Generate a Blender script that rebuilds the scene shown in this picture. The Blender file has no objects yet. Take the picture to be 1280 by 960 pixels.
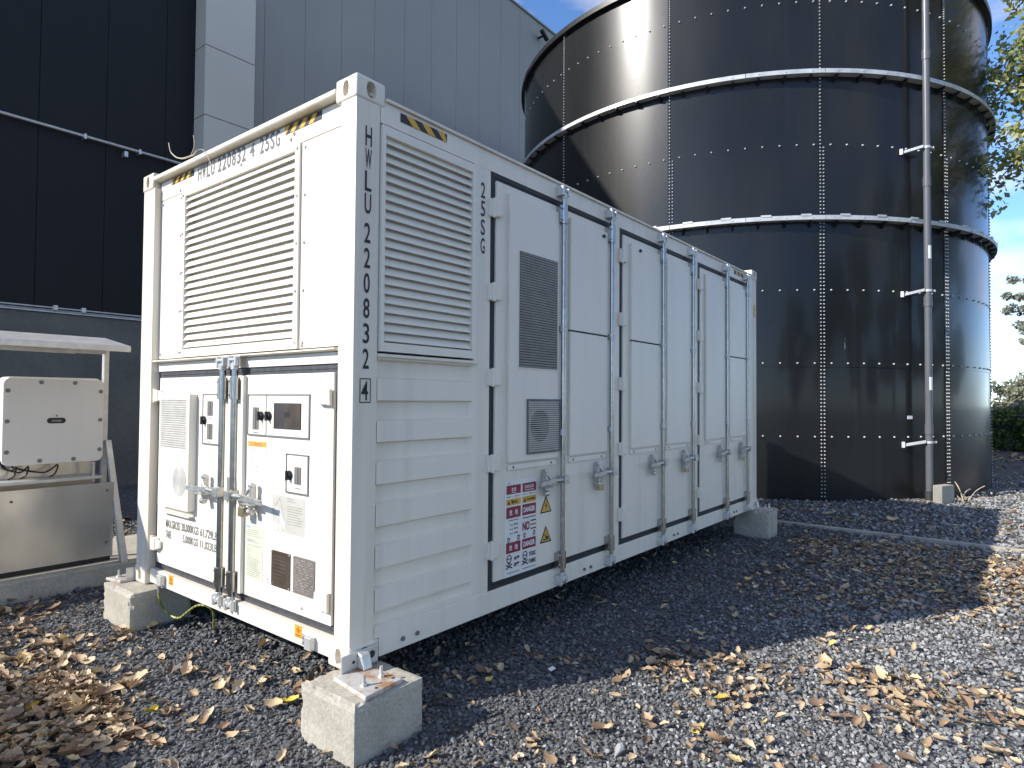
import bpy, bmesh, math, random
import numpy as np
from mathutils import Vector, Matrix

random.seed(7)
rng = np.random.default_rng(7)
scene = bpy.context.scene
COL = scene.collection
R = math.radians

# ------------------------------------------------------------------ camera, sky, sun, exposure
# metres; z = 0 is the underside of the container, the gravel lies about 0.28 m lower
cam_d = bpy.data.cameras.new('camera')
cam = bpy.data.objects.new('camera', cam_d)
COL.objects.link(cam)
scene.camera = cam
cam_d.sensor_width = 36.0
cam_d.lens = 22.445
cam_d.clip_start = 0.05
cam_d.clip_end = 2000
yaw, pitch, roll = 0.670686726, 0.0244876611, 0.00736523193
f = Vector((math.cos(yaw) * math.cos(pitch), math.sin(yaw) * math.cos(pitch), math.sin(pitch)))
rt = Vector((math.sin(yaw), -math.cos(yaw), 0))
up = rt.cross(f)
rt2 = rt * math.cos(roll) + up * math.sin(roll)
up2 = -rt * math.sin(roll) + up * math.cos(roll)
m = Matrix((rt2, up2, -f)).transposed().to_4x4()
m.translation = (-1.93503, -2.51571, 1.30114)
cam.matrix_world = m

SUN_TRAVEL = Vector((4.45, -2.32, -3.226)).normalized()
SUN_ELEV = math.asin(-SUN_TRAVEL.z)
SUN_AZ = math.atan2(-SUN_TRAVEL.x, -SUN_TRAVEL.y)
world = bpy.data.worlds.new('World')
scene.world = world
world.use_nodes = True
wt = world.node_tree
bg = wt.nodes['Background']
sky = wt.nodes.new('ShaderNodeTexSky')
sky.sky_type = 'NISHITA'
sky.sun_disc = False
sky.sun_elevation = SUN_ELEV
sky.sun_rotation = SUN_AZ
sky.air_density = 0.55
sky.dust_density = 0.0
sky.ozone_density = 3.0
wc = wt.nodes.new('ShaderNodeTexCoord')
wmap = wt.nodes.new('ShaderNodeMapping')
wmap.inputs['Scale'].default_value = (1.6, 1.6, 5.0)
wmap.inputs['Location'].default_value = (4.11, 2.29, 1.03)
wn = wt.nodes.new('ShaderNodeTexNoise')
wn.inputs['Scale'].default_value = 2.2
wn.inputs['Detail'].default_value = 6
wr = wt.nodes.new('ShaderNodeValToRGB')
wr.color_ramp.elements[0].position = 0.46
wr.color_ramp.elements[0].color = (0, 0, 0, 1)
wr.color_ramp.elements[1].position = 0.66
wr.color_ramp.elements[1].color = (0.6, 0.6, 0.6, 1)
wmix = wt.nodes.new('ShaderNodeMixRGB')
wmix.inputs[2].default_value = (4.5, 4.1, 3.6, 1)
wt.links.new(wc.outputs['Generated'], wmap.inputs[0])
wt.links.new(wmap.outputs[0], wn.inputs['Vector'])
wt.links.new(wn.outputs['Fac'], wr.inputs[0])
wt.links.new(wr.outputs[0], wmix.inputs[0])
whs = wt.nodes.new('ShaderNodeHueSaturation')
whs.inputs["Saturation"].default_value = 1.08
wt.links.new(sky.outputs[0], whs.inputs['Color'])
wt.links.new(whs.outputs[0], wmix.inputs[1])
wt.links.new(wmix.outputs[0], bg.inputs[0])
bg.inputs[1].default_value = 0.15

sun_d = bpy.data.lights.new('sun', 'SUN')
sun_d.energy = 2.85
sun_d.angle = R(0.5)
sun_d.color = (1.0, 0.955, 0.88)
sun = bpy.data.objects.new('sun', sun_d)
sun.rotation_euler = SUN_TRAVEL.to_track_quat('-Z', 'Y').to_euler()
sun.location = (-20, 12, 20)
COL.objects.link(sun)

scene.render.engine = 'CYCLES'
scene.cycles.use_denoising = True
scene.cycles.max_bounces = 8
scene.view_settings.view_transform = 'Standard'
scene.view_settings.look = 'None'
scene.view_settings.gamma = 1
scene.view_settings.exposure = 1.27


# ------------------------------------------------------------------ materials
class Mat:
    """small wrapper that builds a node material"""
    def __init__(self, name, color, rough=0.5, metal=0.0, spec=0.5):
        self.m = bpy.data.materials.new(name)
        self.m.use_nodes = True
        self.t = self.m.node_tree
        self.b = self.t.nodes['Principled BSDF']
        self.b.inputs['Base Color'].default_value = (*color, 1)
        self.b.inputs['Roughness'].default_value = rough
        self.b.inputs['Metallic'].default_value = metal
        self.b.inputs['Specular IOR Level'].default_value = spec

    def n(self, kind, **kw):
        nd = self.t.nodes.new(kind)
        for k, v in kw.items():
            nd.inputs[k.replace('_', ' ')].default_value = v
        return nd

    def l(self, a, b):
        self.t.links.new(a, b)

    def coords(self, scale=(1, 1, 1), kind='Object'):
        c = self.n('ShaderNodeTexCoord')
        mp = self.n('ShaderNodeMapping')
        mp.inputs['Scale'].default_value = scale
        self.l(c.outputs[kind], mp.inputs[0])
        return mp.outputs[0]

    def noise(self, scale, detail=4, stretch=(1, 1, 1), rough=0.55):
        nz = self.n('ShaderNodeTexNoise', Scale=scale, Detail=detail, Roughness=rough)
        self.l(self.coords(stretch), nz.inputs['Vector'])
        return nz.outputs['Fac']

    def ramp(self, fac, stops):
        r = self.n('ShaderNodeValToRGB')
        el = r.color_ramp.elements
        while len(el) < len(stops):
            el.new(0.5)
        for e, (p, c) in zip(el, stops):
            e.position = p
            e.color = (*c, 1) if len(c) == 3 else c
        self.l(fac, r.inputs[0])
        return r.outputs[0]

    def mix(self, fac, a, b, mode='MIX'):
        x = self.n('ShaderNodeMixRGB')
        x.blend_type = mode
        for i, v in ((0, fac), (1, a), (2, b)):
            if isinstance(v, (int, float)):
                x.inputs[i].default_value = v
            elif isinstance(v, tuple):
                x.inputs[i].default_value = (*v, 1)
            else:
                self.l(v, x.inputs[i])
        return x.outputs[0]

    def color(self, out):
        self.l(out, self.b.inputs['Base Color'])

    def rough(self, fac, lo, hi):
        mr = self.n('ShaderNodeMapRange')
        mr.inputs['To Min'].default_value = lo
        mr.inputs['To Max'].default_value = hi
        self.l(fac, mr.inputs['Value'])
        self.l(mr.outputs[0], self.b.inputs['Roughness'])

    def bump(self, fac, strength=0.3, dist=0.01):
        bp = self.n('ShaderNodeBump', Strength=strength, Distance=dist)
        self.l(fac, bp.inputs['Height'])
        self.l(bp.outputs[0], self.b.inputs['Normal'])


def paint(name, col, dirt=(0.46, 0.42, 0.34), amount=0.16):
    a = Mat(name, col, 0.42)
    big = a.noise(1.4, 5, (1, 1, 0.35))
    streak = a.noise(9, 6, (1, 1, 0.06))
    fine = a.noise(60, 3)
    d1 = a.ramp(streak, [(0.48, (0, 0, 0)), (0.80, (amount,) * 3)])
    d2 = a.ramp(big, [(0.50, (0, 0, 0)), (0.80, (amount * 0.8,) * 3)])
    c = a.mix(d1, col, dirt)
    c = a.mix(d2, c, dirt)
    sp = a.n('ShaderNodeTexNoise', Scale=26.0, Detail=8, Roughness=0.75)
    a.l(a.coords((1, 1, 0.5)), sp.inputs['Vector'])
    chips = a.ramp(sp.outputs['Fac'], [(0.715, (0, 0, 0)), (0.74, (0.55, 0.55, 0.55))])
    c = a.mix(chips, c, (0.22, 0.19, 0.16))
    a.color(c)
    a.rough(big, 0.34, 0.5)
    a.bump(a.mix(0.5, fine, a.noise(3.0, 2)), 0.05, 0.004)
    return a.m


M = {}
M['white'] = paint('cream_white_paint', (0.77, 0.705, 0.59), amount=0.34)
M['white_clean'] = paint('cream_panel_paint', (0.775, 0.72, 0.61), amount=0.16)
M['white_dirty'] = paint('weathered_cream_paint', (0.74, 0.67, 0.55), (0.34, 0.28, 0.20), 0.5)


def simple(name, col, rough=0.5, metal=0.0, spec=0.5, var=0.12, scale=14, bump=0.0):
    a = Mat(name, col, rough, metal, spec)
    nz = a.noise(scale, 5)
    lo = tuple(c * (1 - var) for c in col)
    hi = tuple(min(1, c * (1 + var)) for c in col)
    a.color(a.ramp(nz, [(0.3, lo), (0.7, hi)]))
    if bump:
        a.bump(a.noise(scale * 4, 3), bump, 0.003)
    return a.m


M['rubber'] = simple('black_rubber', (0.018, 0.018, 0.02), 0.62)
M['rubber_dusty'] = simple('dusty_rubber', (0.05, 0.05, 0.056), 0.6, var=0.35, scale=22)
M['dark'] = simple('dark_cavity', (0.03, 0.031, 0.033), 0.8)
M['mesh_grey'] = simple('grey_wire_mesh', (0.215, 0.212, 0.20), 0.5, 0.4)
M['mesh_mid'] = simple('zinc_wire_mesh', (0.36, 0.355, 0.335), 0.45, 0.3)
M['mesh_pale'] = simple('pale_perforated_sheet', (0.54, 0.52, 0.47), 0.5, 0.1)
M['black'] = simple('black_print', (0.012, 0.012, 0.014), 0.5)
M['grey_print'] = simple('worn_grey_print', (0.13, 0.13, 0.135), 0.6, var=0.5, scale=60)
M['knob'] = simple('black_plastic', (0.016, 0.016, 0.017), 0.38)
M['yellow'] = simple('yellow_film', (0.66, 0.36, 0.02), 0.45)
M['gold'] = simple('sign_yellow', (0.62, 0.36, 0.05), 0.5)
M['orange'] = simple('orange_film', (0.80, 0.32, 0.025), 0.5)
M['red'] = simple('dark_red_print', (0.23, 0.012, 0.035), 0.5)
M['sticker'] = simple('white_film', (0.82, 0.82, 0.80), 0.4, var=0.03)
M['sign_film'] = simple('satin_sign_film', (0.72, 0.70, 0.66), 0.4, var=0.03)
M['grey_label'] = simple('beige_grey_label', (0.48, 0.46, 0.40), 0.4, var=0.06)
M['green_label'] = simple('pale_green_label', (0.55, 0.54, 0.43), 0.4, var=0.06)
M['blue_print'] = simple('blue_print', (0.20, 0.36, 0.52), 0.5)
M['print_mid'] = simple('grey_ink', (0.26, 0.25, 0.22), 0.6)
M['nameplate_dark'] = simple('brown_metal_plate', (0.115, 0.085, 0.065), 0.32, 0.5, var=0.35, scale=8)
M['nameplate'] = simple('etched_grey_plate', (0.30, 0.26, 0.235), 0.32, 0.5, var=0.2, scale=10)
M['pvc'] = simple('grey_plastic_pipe', (0.105, 0.108, 0.115), 0.32, var=0.08, scale=3)
M['pvc_dark'] = simple('dark_pipe_shoe', (0.03, 0.032, 0.035), 0.6)
M['inverter'] = paint('warm_grey_coating', (0.80, 0.745, 0.655), amount=0.10)
M['wire_black'] = simple('black_cable_sheath', (0.015, 0.015, 0.015), 0.5)
M['lamp_black'] = simple('black_lamp_body', (0.01, 0.01, 0.012), 0.5)
M['bark'] = simple('grey_brown_bark', (0.12, 0.09, 0.065), 0.9, var=0.4, bump=0.6)
M['twig'] = simple('dry_pale_twig', (0.42, 0.35, 0.26), 0.85, var=0.3)
M['brass'] = simple('dull_brass', (0.42, 0.36, 0.24), 0.35, 0.85)
M['glass_dark'] = simple('smoked_window', (0.055, 0.05, 0.05), 0.08, 0.0, 0.6)

a = Mat('galvanised_steel', (0.5, 0.52, 0.54), 0.4, 0.85)
v = a.n('ShaderNodeTexVoronoi', Scale=55.0)
a.l(a.coords(), v.inputs['Vector'])
g = a.mix(0.5, v.outputs['Color'], a.noise(20, 4))
bw = a.n('ShaderNodeRGBToBW')
a.l(g, bw.inputs[0])
a.color(a.ramp(bw.outputs[0], [(0.25, (0.42, 0.415, 0.40)), (0.75, (0.62, 0.615, 0.59))]))
a.rough(bw.outputs[0], 0.30, 0.52)
M['galv'] = a.m
M['zinc'] = simple('bright_zinc_rod', (0.44, 0.43, 0.405), 0.27, 1.0, var=0.15, scale=25)

a = Mat('pale_galvanised_steel', (0.62, 0.64, 0.65), 0.45, 0.55)
nz = a.noise(9, 5)
a.color(a.ramp(nz, [(0.3, (0.52, 0.515, 0.49)), (0.7, (0.70, 0.69, 0.66))]))
M['galv_pale'] = a.m

a = Mat('brushed_stainless', (0.45, 0.43, 0.40), 0.33, 0.65)
nz = a.noise(3, 5, (1.4, 1, 0.6))
a.color(a.ramp(nz, [(0.3, (0.60, 0.56, 0.49)), (0.7, (0.74, 0.70, 0.62))]))
a.rough(a.noise(2.2, 4), 0.17, 0.30)
a.bump(a.noise(0.8, 1), 0.2, 0.08)
M['steel'] = a.m

a = Mat('cast_concrete', (0.34, 0.33, 0.30), 0.85)
big = a.noise(5, 6)
fine = a.noise(70, 4)
c = a.ramp(big, [(0.3, (0.31, 0.278, 0.215)), (0.55, (0.41, 0.37, 0.29)), (0.75, (0.47, 0.425, 0.34))])
c = a.mix(0.25, c, a.ramp(fine, [(0.35, (0.18, 0.175, 0.16)), (0.65, (0.55, 0.54, 0.5))]), 'MIX')
vp = a.n('ShaderNodeTexVoronoi', Scale=17.0)
a.l(a.coords(), vp.inputs['Vector'])
pits = a.ramp(vp.outputs['Distance'], [(0.0, (1, 1, 1)), (0.075, (0, 0, 0))])
pn = a.ramp(a.noise(9, 2), [(0.50, (0, 0, 0)), (0.56, (1, 1, 1))])
pm = a.mix(1.0, pits, pn, 'MULTIPLY')
c = a.mix(pm, c, (0.10, 0.095, 0.085))
a.color(c)
hb = a.mix(1.0, fine, pm, 'SUBTRACT')
a.bump(hb, 0.35, 0.006)
M['concrete'] = a.m

a = Mat('wall_concrete', (0.12, 0.125, 0.12), 0.9)
big = a.noise(0.8, 6, (1, 1, 1.6))
c = a.ramp(big, [(0.3, (0.10, 0.098, 0.085)), (0.7, (0.17, 0.165, 0.143))])
c = a.mix(0.15, c, a.ramp(a.noise(18, 5), [(0.3, (0.03, 0.03, 0.03)), (0.7, (0.2, 0.2, 0.19))]))
a.color(c)
a.bump(a.noise(30, 4), 0.2, 0.01)
M['plinth'] = a.m


def cladding(name, col, rough):
    a = Mat(name, col, rough, 0.0, 0.25)
    g1 = a.noise(260, 2)
    big = a.noise(0.35, 3)
    a.color(a.ramp(big, [(0.3, tuple(x * 0.93 for x in col)), (0.7, tuple(x * 1.06 for x in col))]))
    a.bump(a.mix(0.12, a.noise(0.9, 2), g1), 0.16, 0.03)
    return a.m


M['clad_dark'] = cladding('anthracite_cladding', (0.0095, 0.0100, 0.0115), 0.6)
M['clad_grey'] = cladding('blue_grey_cladding', (0.27, 0.258, 0.23), 0.55)
M['clad_light'] = cladding('light_grey_cladding', (0.50, 0.465, 0.395), 0.5)

a = Mat('black_enamel', (0.016, 0.017, 0.018), 0.27, 0.0, 0.24)
a.b.inputs['Coat Weight'].default_value = 0.24
a.b.inputs['Coat Roughness'].default_value = 0.09
big = a.noise(0.7, 4, (1, 1, 0.25))
strk = a.noise(5, 6, (1, 1, 0.03))
sc_ = a.n('ShaderNodeTexNoise', Scale=7.0, Detail=5, Roughness=0.6)
a.l(a.coords((1.0, 1.0, 0.09)), sc_.inputs['Vector'])
c = a.ramp(big, [(0.3, (0.0080, 0.0082, 0.0082)), (0.7, (0.0155, 0.0158, 0.0155))])
c = a.mix(a.ramp(strk, [(0.58, (0, 0, 0)), (0.85, (0.16, 0.16, 0.16))]), c, (0.07, 0.066, 0.06))
c = a.mix(a.ramp(sc_.outputs['Fac'], [(0.735, (0, 0, 0)), (0.755, (0.5, 0.5, 0.5))]), c, (0.35, 0.36, 0.36))
a.color(c)
a.rough(a.mix(0.35, big, a.noise(14, 5)), 0.22, 0.38)
a.bump(a.noise(0.9, 2, (1, 1, 0.5)), 0.08, 0.05)
M['tank'] = a.m
M['ring_steel'] = simple('dull_galvanised_steel', (0.52, 0.52, 0.51), 0.5, 0.25, var=0.2, scale=5)
M['tank_rim'] = simple('black_rim_steel', (0.012, 0.012, 0.013), 0.4)
M['bolt_white'] = simple('pale_bolt_cap', (0.52, 0.52, 0.50), 0.4, var=0.1)

# earth-yellow and green cable
a = Mat('green_yellow_sheath', (0.4, 0.42, 0.05), 0.4)
wv = a.n('ShaderNodeTexWave', Scale=9.0)
wv.bands_direction = 'Y'
a.l(a.coords(), wv.inputs['Vector'])
a.color(a.ramp(wv.outputs['Fac'], [(0.42, (0.40, 0.36, 0.07)), (0.58, (0.12, 0.16, 0.045))]))
M['earth'] = a.m

# pebbles: colour per stone
a = Mat('basalt_chippings', (0.1, 0.1, 0.11), 0.75, 0.0, 0.4)
oi = a.n('ShaderNodeObjectInfo')
c = a.ramp(oi.outputs['Random'], [(0.0, (0.064, 0.065, 0.067)), (0.45, (0.105, 0.106, 0.109)),
                                  (0.75, (0.142, 0.143, 0.146)), (0.95, (0.19, 0.19, 0.19)), (1.0, (0.26, 0.25, 0.23))])
c = a.mix(0.5, c, a.ramp(a.noise(60, 4), [(0.3, (0.3, 0.3, 0.3)), (0.7, (0.75, 0.75, 0.75))]), 'OVERLAY')
a.color(c)
a.bump(a.noise(90, 4), 0.35, 0.004)
M['stone'] = a.m

a = Mat('pale_sunlit_chippings', (0.2, 0.2, 0.2), 0.8, 0.0, 0.4)  # paler stone mix that carries sunlit brightness in its colour
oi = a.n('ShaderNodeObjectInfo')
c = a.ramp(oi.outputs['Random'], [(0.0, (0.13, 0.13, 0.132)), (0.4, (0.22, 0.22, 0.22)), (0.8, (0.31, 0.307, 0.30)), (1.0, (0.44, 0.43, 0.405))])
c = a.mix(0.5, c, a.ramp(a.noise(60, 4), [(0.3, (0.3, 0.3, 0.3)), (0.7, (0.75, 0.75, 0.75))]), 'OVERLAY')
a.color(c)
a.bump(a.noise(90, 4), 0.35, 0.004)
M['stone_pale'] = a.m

a = Mat('dark_gravel_bed', (0.05, 0.05, 0.055), 0.95)
v = a.n('ShaderNodeTexVoronoi', Scale=42.0)
a.l(a.coords(), v.inputs['Vector'])
bw = a.n('ShaderNodeRGBToBW')
a.l(v.outputs['Color'], bw.inputs[0])
c = a.ramp(bw.outputs[0], [(0.15, (0.035, 0.038, 0.044)), (0.6, (0.09, 0.094, 0.10)), (0.9, (0.2, 0.2, 0.19))])
soil = a.ramp(a.noise(0.35, 5), [(0.45, (0, 0, 0)), (0.62, (0.5, 0.5, 0.5))])
c = a.mix(soil, c, (0.085, 0.068, 0.05))
a.color(c)
inv = a.ramp(v.outputs['Distance'], [(0.0, (1, 1, 1)), (0.7, (0, 0, 0))])
a.bump(inv, 0.9, 0.02)
M['ground'] = a.m


def leafy(name, stops, trans=0.0, rough=0.6):
    a = Mat(name, stops[0][1], rough, 0, 0.35)
    oi = a.n('ShaderNodeObjectInfo')
    gm = a.n('ShaderNodeNewGeometry')
    key = gm.outputs['Random Per Island'] if trans else oi.outputs['Random']
    c = a.ramp(key, stops)
    c = a.mix(0.35, c, a.ramp(a.noise(35, 4), [(0.3, (0.25, 0.25, 0.25)), (0.7, (0.75, 0.75, 0.75))]), 'OVERLAY')
    a.color(c)
    if trans:
        tr = a.n('ShaderNodeBsdfTranslucent')
        a.l(c, tr.inputs['Color'])
        ms = a.n('ShaderNodeMixShader')
        ms.inputs[0].default_value = trans
        a.l(a.b.outputs[0], ms.inputs[1])
        a.l(tr.outputs[0], ms.inputs[2])
        a.l(ms.outputs[0], a.t.nodes['Material Output'].inputs['Surface'])
    return a.m


M['leaf_tan'] = leafy('dry_tan_leaf', [(0.0, (0.18, 0.115, 0.07)), (0.35, (0.31, 0.21, 0.125)), (0.65, (0.44, 0.315, 0.19)), (0.88, (0.55, 0.42, 0.27)), (1.0, (0.56, 0.39, 0.14))])
M['leaf_pale'] = leafy('pale_straw_leaf', [(0.0, (0.48, 0.36, 0.21)), (1.0, (0.62, 0.50, 0.32))])
M['leaf_rust'] = leafy('rust_brown_leaf', [(0.0, (0.17, 0.10, 0.06)), (0.6, (0.29, 0.18, 0.105)), (1.0, (0.36, 0.235, 0.145))])
M['leaf_yellow'] = leafy('yellow_leaf', [(0.0, (0.56, 0.42, 0.04)), (1.0, (0.66, 0.50, 0.10))])
M['leaf_litter'] = leafy('mixed_dry_leaves', [(0.0, (0.13, 0.085, 0.052)), (0.3, (0.26, 0.175, 0.105)), (0.65, (0.42, 0.30, 0.185)), (0.97, (0.58, 0.45, 0.295)), (1.0, (0.56, 0.42, 0.12))])
M['foliage'] = leafy('yellow_green_foliage', [(0.0, (0.20, 0.25, 0.08)), (0.35, (0.32, 0.36, 0.13)), (0.7, (0.46, 0.46, 0.21)), (1.0, (0.60, 0.55, 0.30))], 0.4)
M['foliage_grey'] = leafy('grey_green_foliage', [(0.0, (0.20, 0.22, 0.15)), (0.6, (0.34, 0.35, 0.25)), (1.0, (0.50, 0.48, 0.37))], 0.4)
M['foliage_hedge'] = leafy('hedge_foliage', [(0.0, (0.06, 0.09, 0.022)), (0.6, (0.12, 0.17, 0.04)), (1.0, (0.20, 0.25, 0.07))], 0.3)


# ------------------------------------------------------------------ mesh builder
class MB:
    def __init__(self):
        self.v, self.f = [], []

    def add(self, vs, fs):
        o = len(self.v)
        self.v += [tuple(p) for p in vs]
        self.f += [tuple(i + o for i in q) for q in fs]
        return self

    def box(self, x0, x1, y0, y1, z0, z1):
        x0, x1 = sorted((x0, x1)); y0, y1 = sorted((y0, y1)); z0, z1 = sorted((z0, z1))
        p = [(x0, y0, z0), (x1, y0, z0), (x1, y1, z0), (x0, y1, z0), (x0, y0, z1), (x1, y0, z1), (x1, y1, z1), (x0, y1, z1)]
        return self.add(p, [(0, 3, 2, 1), (4, 5, 6, 7), (0, 1, 5, 4), (1, 2, 6, 5), (2, 3, 7, 6), (3, 0, 4, 7)])

    def hexa(self, p):
        return self.add(p, [(0, 3, 2, 1), (4, 5, 6, 7), (0, 1, 5, 4), (1, 2, 6, 5), (2, 3, 7, 6), (3, 0, 4, 7)])

    def quad(self, *p):
        return self.add(p, [tuple(range(len(p)))])

    def cyl(self, p0, p1, r, n=12, r1=None, cap=True):
        p0, p1 = Vector(p0), Vector(p1)
        r1 = r if r1 is None else r1
        d = (p1 - p0).normalized()
        a = d.orthogonal().normalized()
        b = d.cross(a)
        vs = []
        for p, q in ((p0, r), (p1, r1)):
            for i in range(n):
                t = 2 * math.pi * i / n
                vs.append(p + (a * math.cos(t) + b * math.sin(t)) * q)
        fs = [(i, (i + 1) % n, n + (i + 1) % n, n + i) for i in range(n)]
        if cap:
            fs += [tuple(reversed(range(n))), tuple(range(n, 2 * n))]
        return self.add(vs, fs)

    def tube(self, pts, r, n=8):
        pts = [Vector(p) for p in pts]
        rs = r if isinstance(r, (list, tuple)) else [r] * len(pts)
        vs, fs = [], []
        a = (pts[1] - pts[0]).normalized().orthogonal().normalized()
        for k, p in enumerate(pts):
            d = (pts[min(k + 1, len(pts) - 1)] - pts[max(k - 1, 0)]).normalized()
            a = (a - d * a.dot(d)).normalized()
            b = d.cross(a)
            for i in range(n):
                t = 2 * math.pi * i / n
                vs.append(p + (a * math.cos(t) + b * math.sin(t)) * rs[k])
        for k in range(len(pts) - 1):
            for i in range(n):
                j = (i + 1) % n
                fs.append((k * n + i, k * n + j, (k + 1) * n + j, (k + 1) * n + i))
        fs += [tuple(reversed(range(n))), tuple(range((len(pts) - 1) * n, len(pts) * n))]
        return self.add(vs, fs)

    def prism(self, poly, vec):
        """closed polygon (3D, planar) pushed along vec"""
        n = len(poly)
        vec = Vector(vec)
        vs = [Vector(p) for p in poly] + [Vector(p) + vec for p in poly]
        fs = [tuple(reversed(range(n))), tuple(range(n, 2 * n))]
        fs += [(i, (i + 1) % n, n + (i + 1) % n, n + i) for i in range(n)]
        return self.add(vs, fs)

    def build(self, name, mat, parent=None, bevel=0.0, seg=2, smooth=False, origin=None, hard=35):
        me = bpy.data.meshes.new(name)
        off = Vector(origin) if origin is not None else Vector((0, 0, 0))
        if parent is not None:
            p = parent
            while p is not None:
                off = off + Vector(p.location)
                p = p.parent
        me.from_pydata([tuple(Vector(p) - off) for p in self.v], [], self.f)
        bm = bmesh.new()
        bm.from_mesh(me)
        bmesh.ops.recalc_face_normals(bm, faces=bm.faces)
        if bevel:
            es = [e for e in bm.edges if len(e.link_faces) == 2 and e.calc_face_angle(0) > R(hard)]
            bmesh.ops.bevel(bm, geom=es, offset=bevel, segments=seg, affect='EDGES', profile=0.6, clamp_overlap=True)
        if smooth:
            for fc in bm.faces:
                fc.smooth = True
            for e in bm.edges:
                if len(e.link_faces) == 2 and e.calc_face_angle(0) > R(hard):
                    e.smooth = False
        bm.to_mesh(me)
        bm.free()
        me.materials.append(mat)
        ob = bpy.data.objects.new(name, me)
        if origin is not None:
            ob.location = origin
        COL.objects.link(ob)
        if parent is not None:
            ob.parent = parent
        return ob


def tag(o, label, cat, group=None):
    o['label'] = label
    o['category'] = cat
    if group:
        o['group'] = group
    return o


def thing(name, loc, label, cat, group=None):
    o = bpy.data.objects.new(name, None)
    o.location = loc
    o.empty_display_size = 0.2
    COL.objects.link(o)
    return tag(o, label, cat, group)


def kind(o, k):
    o['kind'] = k
    return o


# lettering ---------------------------------------------------------------
_cache = {}


def glyphs(s, bold=0.0):
    key = (s, bold)
    if key in _cache:
        return _cache[key]
    cu = bpy.data.curves.new('lettering', 'FONT')
    cu.body = s
    cu.resolution_u = 4
    cu.offset = bold
    ob = bpy.data.objects.new('lettering', cu)
    COL.objects.link(ob)
    dg = bpy.context.evaluated_depsgraph_get()
    dg.update()
    me = bpy.data.meshes.new_from_object(ob.evaluated_get(dg))
    vs = np.array([v.co[:] for v in me.vertices]).reshape(-1, 3)
    fs = [tuple(p.vertices) for p in me.polygons]
    bpy.data.objects.remove(ob)
    bpy.data.curves.remove(cu)
    bpy.data.meshes.remove(me)
    _cache[key] = (vs, fs)
    return vs, fs


def put_text(mb, s, frame, a0, a1, b0, b1, d, bold=0.015):
    """letters stretched into the rectangle a0..a1 x b0..b1 of a face"""
    vs, fs = glyphs(s, bold)
    if len(vs) == 0:
        return
    lo, hi = vs.min(0), vs.max(0)
    sx = (a1 - a0) / max(hi[0] - lo[0], 1e-6)
    sy = (b1 - b0) / max(hi[1] - lo[1], 1e-6)
    mb.add([frame(a0 + (p[0] - lo[0]) * sx, b0 + (p[1] - lo[1]) * sy, d) for p in vs], fs)


def put_chars(mb, s, frame, a0, a1, b0, b1, d, fill=0.72, bold=0.02):
    """letters of equal cell width in a row (stencilled numbers)"""
    n = len(s)
    w = (a1 - a0) / (n - 1 + fill)
    for i, ch in enumerate(s):
        if ch == ' ':
            continue
        x = a0 + i * w
        put_text(mb, ch, frame, x + (0.25 * w if ch in '1I' else 0), x + fill * w - (0.25 * w if ch in '1I' else 0), b0, b1, d, bold)


def SIDE(a, b, d):      # long wall: a along the wall, b up, d out of the wall
    return (a, -d, b)


def END(a, b, d):       # end wall seen from outside: a = -y so that a grows to the right
    return (-d, -a, b)


def rect(mb, fr, a0, a1, b0, b1, d):
    mb.quad(fr(a0, b0, d), fr(a1, b0, d), fr(a1, b1, d), fr(a0, b1, d))


def fbox(mb, fr, a0, a1, b0, b1, d0, d1):
    p, q = fr(a0, b0, d0), fr(a1, b1, d1)
    mb.box(p[0], q[0], p[1], q[1], p[2], q[2])


def dotbolt(mb, fr, a, b, d, r=0.008, h=0.006, n=8):
    mb.cyl(fr(a, b, d), fr(a, b, d + h), r, n, r * 0.7)


# ------------------------------------------------------------------ ground
def gz(x, y):
    x = np.asarray(x, float); y = np.asarray(y, float)
    z = -0.268 - 0.0095 * np.clip(x, 0, 8) + 0.05 * np.clip((y - 6) / 4, 0, 1)
    z = z + 0.010 * np.sin(1.7 * x + 0.6) * np.cos(1.9 * y) + 0.006 * np.sin(4.1 * x + 3.3 * y)
    return z


def g1(x, y):
    return float(gz(x, y))


xs = np.concatenate([[-400, -150, -60, -25, -12], np.arange(-6, 18.01, 0.15), [22, 30, 50, 90, 180, 400]])
ys = np.concatenate([[-400, -150, -60, -25, -14], np.arange(-8, 11.01, 0.15), [16, 30, 60, 150, 400]])
gx, gy = np.meshgrid(xs, ys, indexing='ij')
gzv = gz(gx, gy)
far = np.clip((np.maximum(np.abs(gx - 5), np.abs(gy - 1)) - 14) / 10, 0, 1)
gzv = gzv * (1 - far) + (-0.34) * far
nx, ny = len(xs), len(ys)
ii, jj = np.meshgrid(np.arange(nx - 1), np.arange(ny - 1), indexing='ij')
k0 = (ii * ny + jj).ravel()
me = bpy.data.meshes.new('ground')
me.from_pydata(np.stack([gx, gy, gzv], -1).reshape(-1, 3).tolist(), [], np.stack([k0, k0 + ny, k0 + ny + 1, k0 + 1], 1).tolist())
me.polygons.foreach_set('use_smooth', [True] * len(me.polygons))
me.materials.append(M['ground'])
ground = bpy.data.objects.new('ground', me)
COL.objects.link(ground)
kind(ground, 'structure')
ground['label'] = 'dark grey gravel ground strewn with stones and dry leaves'

# ------------------------------------------------------------------ warehouse
WY = 9.80
PW = 0.968
bld = thing('warehouse', (3.7, WY, -0.3), 'tall windowless warehouse clad in anthracite and blue grey panels behind the container', 'warehouse')
ROOF = 13.76
x_left = 1.28 - 7 * PW
XP0, XP1, YP = 3.73, 4.72, 9.385


def wall_panel(name, x0, x1, z0, z1, mat):
    mb = MB().box(x0 + 0.003, x1 - 0.003, WY, WY + 0.12, z0, z1)
    return mb.build(name, mat, bld, bevel=0.004, seg=1)


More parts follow.
